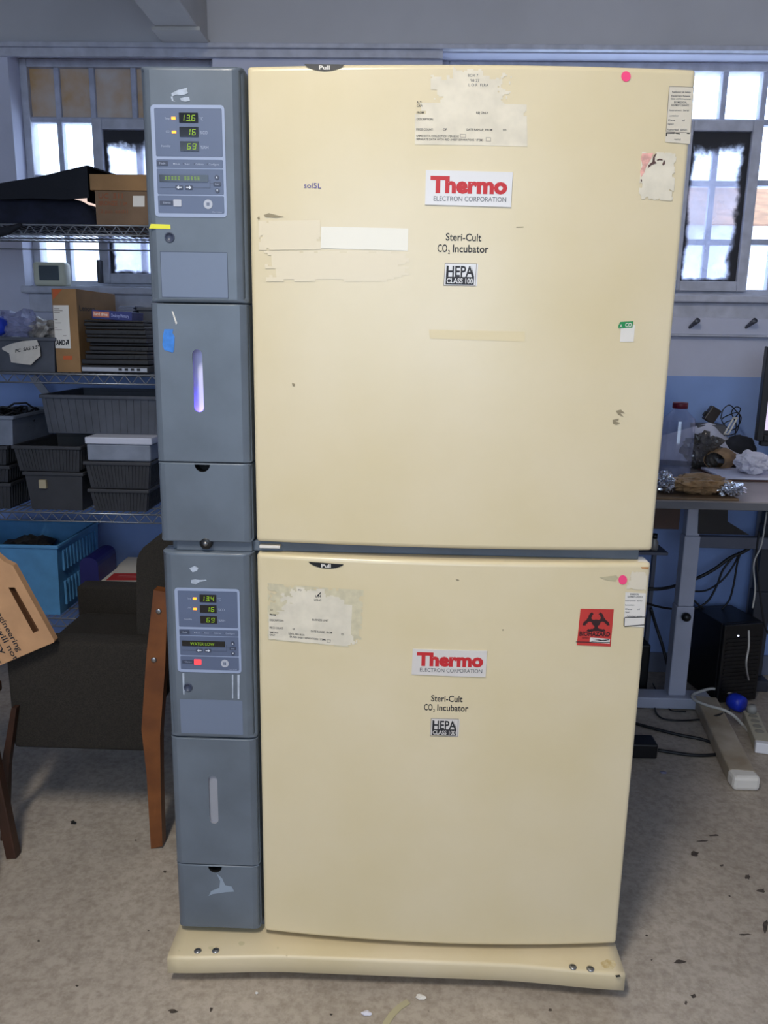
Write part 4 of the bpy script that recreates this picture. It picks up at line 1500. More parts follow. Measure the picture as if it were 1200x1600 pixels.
# tall carton
m_card = mat('cardboard', (146, 112, 74), .8, var=.05, scale=12)
m_cardd = mat('cardboard_brown', (120, 97, 76), .85, var=.05, scale=10)
YC = 1.20
x0_, x1_ = X(84, 510, YC), X(122, 510, YC)
z1_ = Z(100, 451, YC)
ct = thing('carton', ((x0_ + x1_) / 2, YC + .19, TB), 'tall brown cardboard carton with white barcode label, second shelf', 'cardboard box')
b = MB(); b.box((x0_, YC, TB), (x1_, YC + .37, z1_), m_card, .002)
fy_ = lambda u, v: (X(u, -v, YC), YC - .0006, Z(u, -v, YC))
b.prism([(82, 452), (97, 452), (83, 468)], lambda u, v, d: (X(u, v, YC), YC + d, Z(u, v, YC)), -.0006, .001, mat('carton_red', (190, 92, 50), .8))
for (u0, v0, u1, v1) in ((99, 556, 113, 562),):
    b.prism([(u0, v0), (u1, v0), (u1, v1), (u0, v1)], lambda u, v, d: (X(u, v, YC), YC + d, Z(u, v, YC)), -.0006, .001, mat('carton_red', (190, 92, 50), .8))
sdm = lambda u, v: (x1_ + .0006, YC + u, v)
text(b, 'Lenovo', sdm, .02, .16, Z(130, 485, YC), .018, m_ink, .01)
body_ = b.build('body', ct)
b = MB(); b.prism([(83, 477), (107, 477), (111, 544.5), (87, 544)], lambda u, v, d: (X(u, v, YC), YC + d, Z(u, v, YC)), -.0012, .001, m_white)
lf = lambda u, v: (X(u, -v, YC), YC - .0016, Z(u, -v, YC))
text(b, 'AMD', lf, 88, 102, -539, 8, m_ink, .04, 0)
for pl in ([(103, 531), (108, 530.5), (108, 539), (105.5, 537), (105.5, 533)], [(103, 534.5), (105, 533.5), (105, 538), (103, 539.5)]):
    b.poly([(u, -v) for u, v in pl], lf, m_ink)
for k, (y_, xa_, xb2) in enumerate(((482, 84.5, 93), (485, 84.5, 98), (488, 84.5, 94), (499, 85.5, 90), (504, 86, 96), (512, 86, 90), (515, 86, 97), (524, 99, 104))):
    b.add([lf(xa_, -y_), lf(xb2, -y_), lf(xb2, -y_ - 1), lf(xa_, -y_ - 1)], [[0, 1, 2, 3]], m_faint)
b.build('shipping_label', ct)
# laptops
rows_l = [(126, 232, 562, 577), (131, 229, 548.5, 562), (137, 230, 536, 548.5), (134, 229, 523, 536), (131, 226, 510, 523), (128, 222, 500, 510)]
desc = ['black laptop with silver front edge at the bottom of the stack, second shelf', 'black laptop second from the bottom of the stack', 'black laptop third from the bottom of the stack', 'black laptop fourth from the bottom of the stack', 'black laptop with a row of small lights, fifth from the bottom of the stack', 'topmost black laptop of the stack, under the blue box']
zprev = TB
YP = 1.19
for k, (pa, pb_, ya, yb_) in enumerate(rows_l):
    zt = Z(180, ya, YP)
    h_ = max(.012, zt - zprev)
    lp = thing('laptop', ((X(pa, ya, YP) + X(pb_, ya, YP)) / 2, YP + .12, zprev), desc[k], 'laptop', 'laptops stacked on the second shelf')
    xa_, xb2 = X(pa, ya, YP), X(pb_, ya, YP)
    m_lp = mat('laptop_black', (20, 21, 25), .45, var=.1, scale=30)
    dy = .006 * ((k * 7) % 3)
    b = MB(); b.box((xa_, YP + dy, zprev + .0003), (xb2, YP + dy + .24, zprev + h_ * .58), m_lp, .003)
    if k == 0:
        b.box((xa_ + .003, YP + dy - .002, zprev + h_ * .12), (xb2 - .006, YP + dy + .01, zprev + h_ * .42), mat('laptop_silver', (168, 172, 182), .35, .3), .001)
    for q in range(4):
        cx_ = xa_ + (xb2 - xa_) * (.58 + .09 * q)
        b.box((cx_ - .006, YP + dy - .0026, zprev + h_ * .2), (cx_ + .006, YP + dy, zprev + h_ * .38), m_black if k == 0 else m_lp)
    b.build('base', lp)
    b = MB(); b.box((xa_ + .001, YP + dy + .002, zprev + h_ * .64), (xb2 - .001, YP + dy + .238, zprev + h_ - .0003), m_lp, .003); b.box((xa_ + .03, YP + dy + .225, zprev + h_ * .3), (xb2 - .03, YP + dy + .24, zprev + h_ * .9), m_lp, .004); b.build('lid', lp)
    zprev += h_
b = MB()
p0 = at(142, 504, YP + .02); p1 = at(205, 509, YP + .02)
ang = .05
Mb = Matrix.Translation((p0.x, YP + .03, zprev + .004)) @ Matrix.Rotation(ang, 4, 'Y')
L_ = p1.x - p0.x
h_ = .030
m_nb = mat('navy_carton', (34, 44, 110), .45)
b.box((0, 0, 0), (L_, .12, h_), m_nb, .0015, Mb)
b.box((.004, -.0006, .007), (.06, .0, h_ - .005), mat('orange_print', (196, 120, 96), .6), 0, Mb)
text(b, 'hard drive', lambda u, v: Mb @ Vector((u, -.001, v)), .008, .055, .012, .010, m_white, .01)
text(b, 'Desktop Memory', lambda u, v: Mb @ Vector((u, -.001, v)), .068, L_ - .01, .010, .011, mat('pale_print', (150, 160, 210), .6), .01)
o = b.build('component_box'); tag(o, 'small navy component box with orange patch lying on the laptop stack', 'box')
# grey bin standing to the right of the laptops, behind, with a wad of papers
YG = 1.50
tote('storage_bin', X(214, 510, YG), X(262, 510, YG), YG, YG + .14, TB, Z(225, 480, YG), m_bin, 'narrow grey bin behind the laptops, beside the grey tower', 0)
b = MB()
for k in range(5):
    zz = Z(200, 490, YG) + .006 * k
    b.box((X(188, 490, YG) + .004 * (k % 3), YG - .03 + .003 * k, zz - .002), (X(214, 490, YG) - .006 * (k % 2), YG + .1, zz + .0035), mat('paper_wad', (120, 128, 150), .8), .001)
b.box((X(190, 500, YG), YG - .02, TB), (X(212, 500, YG), YG + .09, Z(200, 490, YG) - .0025), m_cardd, .002)
tag(b.build('paper_stack'), 'wad of papers on a carton behind the laptops, second shelf', 'paper stack')

# top tier: carton with lid
TA = tier[0] + .0005
YT = 1.20
cx0, cx1 = X(149, 320, YT), X(270, 320, YT)
bx_ = thing('carton', ((cx0 + cx1) / 2, YT + .17, TA), 'brown lidded cardboard box with faded red print on the top shelf', 'cardboard box')
b = MB(); b.box((cx0, YT, TA), (cx1, YT + .34, Z(190, 285, YT)), m_cardd, .002)
m_rp = mat('carton_print', (140, 84, 56), .8)
cf = lambda u, v: (X(u, -v, YT), YT - .0008, Z(u, -v, YT))
text(b, 'UC  511', cf, 154, 192, -310, 8, m_rp, .02)
text(b, 'BRONZE 1 kg', cf, 154, 199, -321, 7, m_rp, .02)
text(b, '(2 pcs each)', cf, 154, 200, -333, 6, m_rp, .0)
b.build('body', bx_)
b = MB(); b.prism([(208, 306), (226, 306), (226, 323), (208, 323)], lambda u, v, d: (X(u, v, YT), YT + d, Z(u, v, YT)), -.001, .001, m_white); b.build('paper_label', bx_)
b = MB()
for a, c in (((cx0 - .012, YT - .006, Z(190, 298, YT)), (cx1 + .01, YT, Z(190, 273, YT))), ((cx0 - .012, YT + .34, Z(190, 298, YT)), (cx1 + .01, YT + .346, Z(190, 273, YT))), ((cx0 - .012, YT, Z(190, 298, YT)), (cx0 - .006, YT + .34, Z(190, 273, YT))), ((cx1 + .004, YT, Z(190, 298, YT)), (cx1 + .01, YT + .34, Z(190, 273, YT)))):
    b.box(a, c, m_card, .001)
b.box((cx0 - .006, YT, Z(190, 276, YT)), (cx1 + .004, YT + .34, Z(190, 273, YT)), m_card)
b.build('lid', bx_)
b = MB(); p = at(222, 272, YT + .1); b.bar((p.x - .05, YT + .1, Z(190, 273, YT) + .012), (p.x + .06, YT + .12, Z(190, 273, YT) + .004), .03, .003, m_cardd)
tag(b.build('card_flap'), 'loose strip of brown card lying on the lidded box, top shelf', 'card')
# black folder tenting over a dark bag
b = MB()
m_fold = mat('black_plastic_folder', (20, 23, 32), .6, spec=.25)
ridge = [(-60, 300), (0, 284), (40, 276), (90, 267), (136, 256)]
top_pts = [at(px, py, YT + .02) for px, py in ridge] + [at(160, 266, YT + .16), at(192, 273, YT + .30)]
v_, f_ = [], []
front = [at(-60, 300, YT - .01), at(0, 286, YT - .01), at(60, 276, YT), at(136, 258, YT + .0)]
backp = [p + Vector((.02, .30, -.0)) for p in front]
for k, (p, q) in enumerate(zip(front, backp)):
    v_ += [p, q, p - Vector((0, 0, .008)), q - Vector((0, 0, .008))]
for k in range(3):
    a, c = 4 * k, 4 * (k + 1)
    f_ += [[a, c, c + 1, a + 1], [a + 2, a + 3, c + 3, c + 2], [a, a + 2, c + 2, c], [a + 1, c + 1, c + 3, a + 3]]
f_ += [[0, 1, 3, 2], [12, 14, 15, 13]]
b.add(v_, f_, m_fold)
# the second cover folding down and under
e = front[-1]; f0 = backp[-1]
dn = at(136, 312, YT + .015)
b.add([e, f0, f0 + Vector((.0, .0, -.006)), e + Vector((0, 0, -.006)), dn + Vector((0, .0, 0)), dn + Vector((.02, .28, 0)), dn + Vector((.02, .28, -.006)), dn + Vector((0, 0, -.006))], [[0, 1, 5, 4], [3, 7, 6, 2], [0, 4, 7, 3], [1, 2, 6, 5], [4, 5, 6, 7]], m_fold)
# flap descending onto the carton
g0, g1 = at(137, 258, YT + .002), at(186, 274, YT + .06)
b.add([g0, g0 + Vector((.02, .28, 0)), g1 + Vector((.0, .22, 0)), g1, g0 - Vector((0, 0, .005)), g0 + Vector((.02, .28, -.005)), g1 + Vector((.0, .22, -.005)), g1 - Vector((0, 0, .005))], [[0, 1, 2, 3], [4, 7, 6, 5], [0, 3, 7, 4], [1, 5, 6, 2], [0, 4, 5, 1], [3, 2, 6, 7]], m_fold)
ap = [at(-60, 299, YT - .012), at(0, 288, YT - .012), at(60, 279, YT - .004), at(136, 262, YT - .002), at(139, 309, YT + .002), at(100, 312, YT - .004), at(50, 310, YT - .010), at(-60, 314, YT - .014)]
b.add(ap + [p + Vector((0, .004, 0)) for p in ap], [list(range(8)), list(range(8, 16))[::-1]] + [[i, (i + 1) % 8, (i + 1) % 8 + 8, i + 8] for i in range(8)], m_fold)
tag(b.build('plastic_folder'), 'big black plastic folder tented over a dark bag on the top shelf', 'folder')
b = MB(); p = at(60, 326, YT + .15)
bb = bmesh.new(); bmesh.ops.create_grid(bb, x_segments=28, y_segments=18, size=1.0)
xa_, xb2 = X(-70, 330, YT), X(146, 330, YT)
htop = Z(0, 292, YT) - TA
vs = []
nx_, ny_ = 30, 16
for j in range(ny_ + 1):
    for i in range(nx_ + 1):
        u, v = i / nx_, j / ny_
        e_ = min(1, min(u, 1 - u) * 9) ** .5 * min(1, min(v, 1 - v) * 7) ** .5
        hgt = htop * (.98 - .50 * max(0, u - .35)) * (1 + .10 * noise.noise(Vector((u * 6, v * 4, 2))))
        vs.append((xa_ + (xb2 - xa_) * u, YT + .005 + .30 * v, TA + .001 + hgt * e_))
N1 = len(vs)
fs = []
for j in range(ny_):
    for i in range(nx_):
        k = j * (nx_ + 1) + i
        fs.append([k, k + 1, k + nx_ + 2, k + nx_ + 1])
bb.free()
vs += [(xa_, YT + .005, TA), (xb2, YT + .005, TA), (xb2, YT + .305, TA), (xa_, YT + .305, TA)]
fs.append([N1, N1 + 3, N1 + 2, N1 + 1])
b.add(vs, fs, mat('navy_fabric', (26, 30, 48), .9, var=.15, scale=25), True)
tag(b.build('fabric_bag'), 'dark navy fabric bag lying flat under the black folder, top shelf', 'bag')
# strap hanging under the top shelf
b = MB(); p0, p1 = at(-10, 352, SY0 - .006), at(34, 353, SY0 - .006)
b.tube([p0 + Vector((-.1, 0, .015)), p0 + Vector((0, 0, -.025)), p0.lerp(p1, .5) + Vector((0, 0, -.015)), p1 + Vector((0, 0, .004))], [.012, .018, .014, .006], m_bk2, 8)
tag(b.build('bag_strap'), 'black strap hanging below the top shelf at the left edge', 'strap')

# thermostat-like small white monitor on the left window sill
YM = WALL_Y - .02
x0_, x1_ = X(56, 430, YM), X(107, 430, YM)
z0_, z1_ = sill1, Z(80, 410, YM)
mn = thing('desk_display', ((x0_ + x1_) / 2, YM + .02, z0_), 'small cream display unit with dark screen on the left window sill', 'display')
b = MB(); b.box((x0_, YM - .028, z0_ + .0005), (x1_, YM + .03, z1_), mat('ivory_plastic', (212, 212, 190), .5), .012, None, 3); b.build('case', mn)
b = MB(); b.box((x0_ + .026, YM - .030, z0_ + .022), (x1_ - .026, YM - .026, z1_ - .014), mat('grey_screen', (72, 84, 90), .3), .002); b.build('screen', mn)

# bottom tier (behind the armchair)
TD = tier[3] + .0005
YB_ = 1.17
m_crate = mat('blue_crate', (84, 146, 196), .5, var=.03, scale=20)
zcr = Z(50, 852, YB_)
cxa, cxb = X(-95, 880, YB_), X(92, 880, YB_)
tc_ = tote('crate', cxa, cxb, YB_, YB_ + .40, TD, zcr, m_crate, 'light blue plastic crate with slotted sides on the bottom shelf', .0, taper=.010, cat='crate')
b = MB()
for k in range(11):
    yy = YB_ + .05 + .03 * k
    b.box((cxb - .010, yy, TD + .03), (cxb - .002, yy + .012, TD + .12), m_crate)
    b.box((cxb - .010, yy, TD + .16), (cxb - .002, yy + .012, zcr - .03), m_crate)
b.build('side_slats', tc_)
b = MB(); lumps(b, (cxa + cxb) / 2, YB_ + .2, zcr - .09, .10, .13, .06, mat('dark_parts', (46, 44, 42), .7, var=.3, scale=40), seed=12, amp=.5, freq=3, smooth=False)
tag(b.build('parts_heap'), 'heap of dark odds and ends inside the light blue crate', 'parts')
b = MB(); xx0, xx1 = X(121, 890, YB_), X(150, 890, YB_)
b.prism(rrect(0, xx1 - xx0, 0, Z(140, 874, YB_) - TD, .03), lambda u, v, d: (xx0 + u, d, TD + v), YB_ + .02, YB_ + .20, mat('navy_binder', (24, 25, 92), .5))
tag(b.build('file_box'), 'dark blue box standing between blue crate and white carton, bottom shelf', 'box')
pzb = thing('carton', (X(190, 890, YB_), YB_ + .2, TD), 'flat white carton with red print on the bottom shelf, beside the dark blue box', 'cardboard box')
zq = Z(180, 913, YB_)
b = MB(); b.box((X(146, 905, YB_), YB_ + .005, TD), (X(250, 905, YB_), YB_ + .36, zq - .0), mat('white_card', (206, 202, 192), .7), .002); b.build('body', pzb)
b = MB()
q = [on_z(165, 907, zq), on_z(230, 907, zq), on_z(232, 896, zq), on_z(178, 896, zq)]
b.add([(p.x, p.y, zq + .0006) for p in q], [[0, 1, 2, 3]], mat('carton_red_print', (168, 44, 44), .7))
p = on_z(183, 902, zq); b_w = on_z(226, 902, zq)
for k in range(2):
    b.add([(p.x, p.y + .014 * k, zq + .0009), (b_w.x, p.y + .014 * k, zq + .0009), (b_w.x, p.y + .006 + .014 * k, zq + .0009), (p.x, p.y + .006 + .014 * k, zq + .0009)], [[0, 1, 2, 3]], mat('faded_white_print', (190, 110, 108), .7))
b.build('printed_panel', pzb)

# ------------------------------------------------ armchair seen from its side
m_fab = mat('brown_tweed', (37, 33, 28), .95, var=.3, scale=420, bump=.3, bscale=500)
m_wood = mat('teak_wood', (126, 74, 34), .45, c2=(104, 58, 26), scale=14, detail=8)
m_woodd = mat('dark_wood', (66, 40, 28), .5, c2=(52, 32, 22), scale=10)
YA = 0.44
ach = thing('armchair', (X(120, 1200, YA), YA + .28, 0), 'brown tweed armchair with bent wooden legs, seen from its side at left', 'armchair')
zarm = Z(120, 1004, YA)
zlow = Z(120, 1172, YA)
ax0, ax1 = X(14, 1090, YA), X(240, 1060, YA)
far = on_z(120, 916, zarm).y
b = MB(); b.box((ax0, YA, zlow), (ax1, YA + .075, zarm), m_fab, .012, None, 3); b.build('arm', ach)
b = MB(); b.box((ax0, far, zlow), (ax1 - .02, far + .075, zarm), m_fab, .012, None, 3); b.build('arm', ach)
b = MB(); b.box((ax0 + .01, YA + .076, zlow + .03), (ax1 - .05, far - .001, zlow + .15), m_fab, .02, None, 3); b.build('seat', ach)
b = MB(); b.box((ax0 + .012, YA + .08, zlow + .151), (ax1 - .06, far - .006, zlow + .24), m_fab, .03, None, 3); b.build('seat_cushion', ach)
# backrest: upright pad at the right end with a rounded top
zbk = Z(228, 840, YA + .1)
bxa, bxb = X(203, 900, YA + .08), X(203, 900, YA + .08) + .15
b = MB()
hw = (bxb - bxa) / 2
pts = [(bxa + .02, zlow + .15), (bxb + .01, zlow + .15), (bxb + .02, zbk - hw)] + disc(bxa + hw + .02, zbk - hw, hw, 13, 0, math.pi) + [(bxa + .012, zbk - .25)]
b.prism(pts, lambda u, v, d: (u, d, v), YA + .078, far - .002, m_fab); b.build('backrest', ach)
# legs
lg = [(240, 922), (262, 926), (258, 1040), (250, 1150), (251, 1230), (253, 1308), (235, 1312), (229, 1210), (221, 1140), (229, 1020)]
YLg = YA - .034
def legpoly(pts, Y):
    out = []
    for p in pts:
        q_ = at(p[0], p[1], Y)
        out.append((q_.x, q_.z))
    zm_ = min(v for _, v in out)
    return [(u, v - zm_ if v < .12 else v) for u, v in out]
def leg(pts, Ya, Yb, mt):
    l_ = MB(); l_.prism(legpoly(pts, YLg), lambda u, v, d: (u, d, max(v, 0)), Ya, Yb, mt)
    return l_.build('leg', ach)
lobj = leg(lg, YLg, YLg + .034, m_wood)
leg(lg, far + .076, far + .110, m_wood)
for px, py in ((248, 955), (240.5, 1031)):
    p = at(px, py, YLg); s_ = MB(); s_.lathe([(.0075, 0), (.0075, -.002), (.005, -.0032), (0, -.0034)], p, m_steel, 14, 'y'); s_.build('screw', lobj)
fl_ = [(14, 1110), (22, 1110), (10, 1200), (4, 1290), (-6, 1290), (-2, 1200)]
leg(fl_, YA - .001 - .02, YA - .001, m_woodd)
leg(fl_, far + .076, far + .1, m_woodd)

# stool carrying the folded carton, cut by the picture edge
YSt = .335
_a, _b, _c = at(86, 1003, .405), at(20, 884, .405), at(-50, 1069, .405)
_eu = Vector((_b.x - _a.x, 0, _b.z - _a.z)).normalized()
_ev = Vector((_c.x - _a.x, 0, _c.z - _a.z)); _ev = (_ev - _eu * _ev.dot(_eu)).normalized()
stz = _a.z + _ev.z * .30 - .0005      # the carton stands on the stool with its lowest corner
sx1 = X(11, 1200, YSt)
st = thing('stool', (sx1 - .2, YSt + .0, 0), 'dark wooden stool at the left edge under the torn carton', 'stool')
b = MB(); b.box((sx1 - .40, YSt - .17, stz - .03), (sx1 - .045, YSt + .10, stz), m_woodd, .006); b.build('seat', st)
for dx in (0, -.32):
    for dy in (-.13, .0):
        b = MB(); b.bar((sx1 - .016 + dx, YSt + .02 + dy, 0), (sx1 - .062 + dx, YSt + .02 + dy, stz - .03), .03, .03, m_woodd, (0, 1, 0), .003); b.build('leg', st)
# tilted carton resting on the stool and leaning on the armchair
m_kraft = mat('kraft_card', (190, 146, 106), .85, var=.04, scale=14)
YX = .405
A0 = at(86, 1003, YX)
B0 = at(20, 884, YX)
Cc = at(-50, 1069, YX)
eu = Vector((B0.x - A0.x, 0, B0.z - A0.z)); Lu = eu.length; eu.normalize()
ev = Vector((Cc.x - A0.x, 0, Cc.z - A0.z)); ev = (ev - eu * ev.dot(eu)).normalized()
en = Vector((0, -1, 0))
Lv = .30
def kb(u, v, d):
    return A0 + eu * u + ev * v - en * d
ku = Lu + .10
kt = thing('carton', (kb(ku / 2, Lv / 2, .05).x, YX + .05, stz), 'torn kraft cardboard carton with cut slot and printed text, tilted at the left edge', 'cardboard box')
b = MB()
ch = Lu
outl = [(0.004, 0), (0, .004), (0, Lv), (ku, Lv), (ku, .05), (Lu + .02, .016), (Lu, 0)]
outl = [(u, v) for u, v in outl]
sl_px = [(13, 918), (23, 918), (61, 985), (52, 989)]
slot = []
for px, py in sl_px:
    p = at(px, py, YX) - A0
    slot.append((p.dot(eu), p.dot(ev)))
b.poly(outl, lambda u, v: kb(u, v, 0), m_kraft, [slot])
nn = len(outl)
b.add([kb(u, v, 0) for u, v in outl] + [kb(u, v, .022) for u, v in outl], [[i, (i + 1) % nn, (i + 1) % nn + nn, i + nn] for i in range(nn)] + [[nn + i for i in range(nn)]], m_kraft)
b.add([kb(u, v, 0) for u, v in slot] + [kb(u, v, .02) for u, v in slot], [[i, (i + 1) % 4, (i + 1) % 4 + 4, i + 4] for i in range(4)] + [[4, 5, 6, 7]], mat('card_dark', (96, 60, 32), .9))
# printed lines run along the long edge, reading downwards
def km(u, v):
    # u along the reading direction (towards the lower right), v upward from the baseline
    return A0 + eu * (Lu - u) + ev * (.0 - v) + en * .0006
def kline(s, pxa, pya, pxb, pyb, h):
    a = at(pxa, pya, YX) - A0; c = at(pxb, pyb, YX) - A0
    ua, ub = Lu - a.dot(eu), Lu - c.dot(eu)
    vb = -a.dot(ev)
    text(b, s, km, ua, ub, vb, h, m_ink, .01)
kline('engineering', -10, 951, 29, 1018, .016)
kline('items will not', -28, 944, 25, 1031, .016)
kline('carry', -20, 982, 8, 1021, .016)
kline('books', -28, 994, 3, 1037, .016)
b.build('body', kt)

# ================================================================== RIGHT SIDE
DZ = 0.95
DYF = on_z(1110, 783, DZ).y
m_desk = mat('desk_laminate', (150, 138, 132), .35, var=.04, scale=10)
m_edge = mat('desk_edge', (92, 92, 96), .5, var=.04)
m_leg = mat('leg_grey_paint', (172, 176, 192), .45, var=.03)
m_foot = mat('worn_foot', (186, 176, 158), .5, c2=(158, 143, 120), scale=9)
dk = thing('desk', (1.95, 1.4, 0), 'height-adjustable desk with grey legs at right, heaped with papers', 'desk')
b = MB(); b.box((1.16, DYF, DZ - .028), (3.0, WALL_Y - .03, DZ), m_desk, .006); b.box((1.158, DYF - .004, DZ - .026), (3.0, DYF, DZ - .003), m_edge, .002); b.build('desktop', dk)
cb = on_z(1054, 1082, .05)
cyx = cb.y
def column(xc, yc, parent, mt=m_leg):
    b = MB(); b.box((xc - .034, yc - .03, .05), (xc + .034, yc + .03, .42), mt, .005); b.build('outer_column', parent)
    b = MB(); b.box((xc - .030, yc - .026, .42), (xc + .030, yc + .026, .70), mt, .004); b.build('middle_column', parent)
    b = MB(); b.box((xc - .026, yc - .022, .70), (xc + .026, yc + .022, DZ - .03), mt, .004); b.build('inner_column', parent)
column(cb.x, cyx, dk)
tip = on_z(1163, 1222, .05)
fx = on_z(1100, 1090, .05)
b = MB(); b.bar((fx.x + .01, cyx - .03, .027), (tip.x + .022, .84, .027), .084, .05, m_foot, (0, 0, 1), .006); b.build('foot', dk)
b = MB(); b.bar((tip.x + .022, .858, .026), (tip.x + .023, .80, .026), .088, .050, m_white, (0, 0, 1), .012); b.build('end_cap', dk)
c0 = on_z(1008, 1066, .05)
b = MB(); b.box((c0.x - .1, cyx - .055, .004), (fx.x + .03, cyx + .03, .05), m_leg, .005); b.build('foot_crossbar', dk)
s_ = MB(); pk = at(1071, 963, cyx - .034)
s_.lathe([(.016, 0), (.018, -.012), (.014, -.022), (0, -.024)], (pk.x, cyx - .034, pk.z), m_black, 16, 'y'); s_.build('clamp_knob', dk)
c2x = at(1188, 930, 1.64)
column(c2x.x, 1.64, dk, mat('leg_dark', (52, 54, 62), .5))
b = MB(); b.box((c2x.x - .045, 1.56, .002), (c2x.x + .045, 1.72, .05), mat('leg_dark', (52, 54, 62), .5), .005); b.build('foot', dk)
z_a, z_b = Z(1128, 838, 1.5), Z(1128, 856, 1.5)
b = MB(); b.box((cb.x, 1.49, z_b), (c2x.x + .3, 1.52, z_a), mat('leg_beam', (90, 94, 108), .5), .003); b.build('crossbeam', dk)
b = MB(); b.box((X(1022, 815, 1.3) - .1, 1.30, Z(1040, 827, 1.3)), (X(1062, 815, 1.3), 1.34, DZ - .029), m_woodd, .003); b.build('apron', dk)
b = MB(); zt_ = Z(1130, 833, 1.42)
b.prism([(X(1085, 812, 1.42), DZ - .029), (X(1128, 812, 1.42), DZ - .029), (X(1134, 812, 1.42), zt_ + .05), (X(1170, 812, 1.42), zt_), (X(1090, 812, 1.42), zt_)], lambda u, v, d: (u, d, v), 1.40, 1.46, m_black); b.build('cable_tray', dk)

# pipe on the wall beside the far leg
b = MB(); p = at(1168, 930, WALL_Y - .03); b.tube([(p.x + .02, WALL_Y - .03, .0), (p.x + .02, WALL_Y - .03, .5), (p.x + .02, WALL_Y - .03, .86)], .018, mat('pipe_white', (150, 152, 160), .5), 12)
tag(b.build('wall_pipe'), 'pale vertical pipe on the blue wall behind the black tower', 'pipe')

# black tower under the desk
pc = thing('computer_tower', (on_z(1150, 1098, 0).x, on_z(1150, 1098, 0).y + .2, 0), 'black computer tower standing under the desk against blue wall', 'computer')
pt = on_z(1150, 1098, 0)
Mt = Matrix.Translation((pt.x, pt.y, .001)) @ Matrix.Rotation(R(14), 4, 'Z')
pw, ph, pd = .18, 0.0, .22
ph = at(1150, 968, pt.y + .05).z
b = MB(); b.box((-pw / 2, .02, .004), (pw / 2, pd, ph), m_black, .004, Mt); b.build('case', pc)
b = MB(); b.box((-pw / 2, 0, .004), (pw / 2, .02, ph), mat('front_panel_black', (14, 14, 16), .35), .006, Mt)
for k in range(16):
    b.box((-pw / 2 + .015, -.003, .03 + k * .016), (pw / 2 - .015, 0, .037 + k * .016), m_black, 0, Mt)
b.build('front_panel', pc)
b = MB(); b.box((-.03, -.003, ph - .05), (-.024, 0, ph - .045), mat('led_white', (230, 235, 255), .4, emit=((220, 230, 255), 2)), 0, Mt); b.build('power_light', pc)

# desk-top clutter --------------------------------------------------------
jp = on_z(1052, 748, DZ)
jg = thing('jug', (jp.x, jp.y + .0, DZ), 'clear plastic bottle with dark red cap on desk corner beside the incubator', 'bottle')
jy = jp.y
jr = (X(1077, 700, jy) - X(1052, 700, jy))
jt = at(1053, 637, jy).z
m_jug = glass('clear_plastic', (0.90, 0.91, 0.96), .10, .04, ((190, 195, 215), .12, 6))
sh_z = at(1053, 655, jy).z
hgt = jt - DZ
b = MB()
b.lathe([(jr * .55, .002), (jr * .96, .004), (jr, .02), (jr, (sh_z - DZ) - .004), (jr * .96, sh_z - DZ + .004), (jr * .5, hgt - .012), (jr * .42, hgt - .006), (jr * .42, hgt)], (jp.x, jy, DZ), m_jug, 32)
b.build('body', jg)
b = MB(); b.lathe([(jr * .46, 0), (jr * .47, .018), (jr * .44, .021), (0, .021)], (jp.x, jy, jt - .002), mat('dark_red_cap', (104, 22, 44), .45), 24); b.build('cap', jg)
b = MB(); b.lathe([(jr * .93, .0035), (jr * .93, .035), (jr * .90, .040), (0, .040)], (jp.x, jy, DZ), glass('residual_liquid', (.8, .84, .92), .08, .02, ((160, 165, 185), .25, 4)), 24); b.build('contents', jg)

# tray with foil packet at the desk edge
t0, t1 = on_z(1024, 779, DZ), on_z(1156, 784, DZ)
trk = MB(); trk.box((t0.x - .05, DYF + .006, DZ + .0003), (t1.x, DYF + .17, DZ + .008), mat('brown_board', (112, 88, 62), .7, var=.08, scale=20), .002)
tag(trk.build('board'), 'thin brown board at the desk edge under the foil packet', 'board')
fcz = DZ + .008
m_foil = mat('tin_foil', (200, 202, 208), .22, 1.0)
m_brn = mat('brown_paper', (150, 118, 82), .7, var=.1, scale=25, bump=.2, bscale=40)
fo = thing('foil_packet', (on_z(1095, 770, fcz).x, DYF + .09, fcz), 'brown paper packet with crumpled foil ends on the brown board', 'packet')
def blob(name, parent, pxa, pxb, pytop, pybot, Y, dep, zb, mt, seed, amp=.35, freq=3.5, smooth=False):
    xa_, xb2 = X(pxa, pybot, Y), X(pxb, pybot, Y)
    zt_ = Z((pxa + pxb) / 2, pytop, Y)
    m_ = MB()
    hz_ = (zt_ - zb) / 2
    lumps(m_, (xa_ + xb2) / 2, Y, zb + hz_, (xb2 - xa_) / 2, dep / 2, hz_, mt, seed=seed, amp=amp, freq=freq, sub=4, smooth=smooth)
    lo_ = min(v.z for v in m_.v)
    for v in m_.v:
        v.z = zb + .0004 + max(0, v.z - zb) if v.z > zb else zb + .0004
    return m_.build(name, parent)
blob('paper_body', fo, 1046, 1138, 742, 772, DYF + .085, .12, fcz, m_brn, 21)
blob('foil_end', fo, 1022, 1050, 738, 772, DYF + .085, .10, fcz, m_foil, 22, .38, 4)
blob('foil_end', fo, 1112, 1158, 752, 774, DYF + .06, .10, fcz, m_foil, 23, .38, 4)
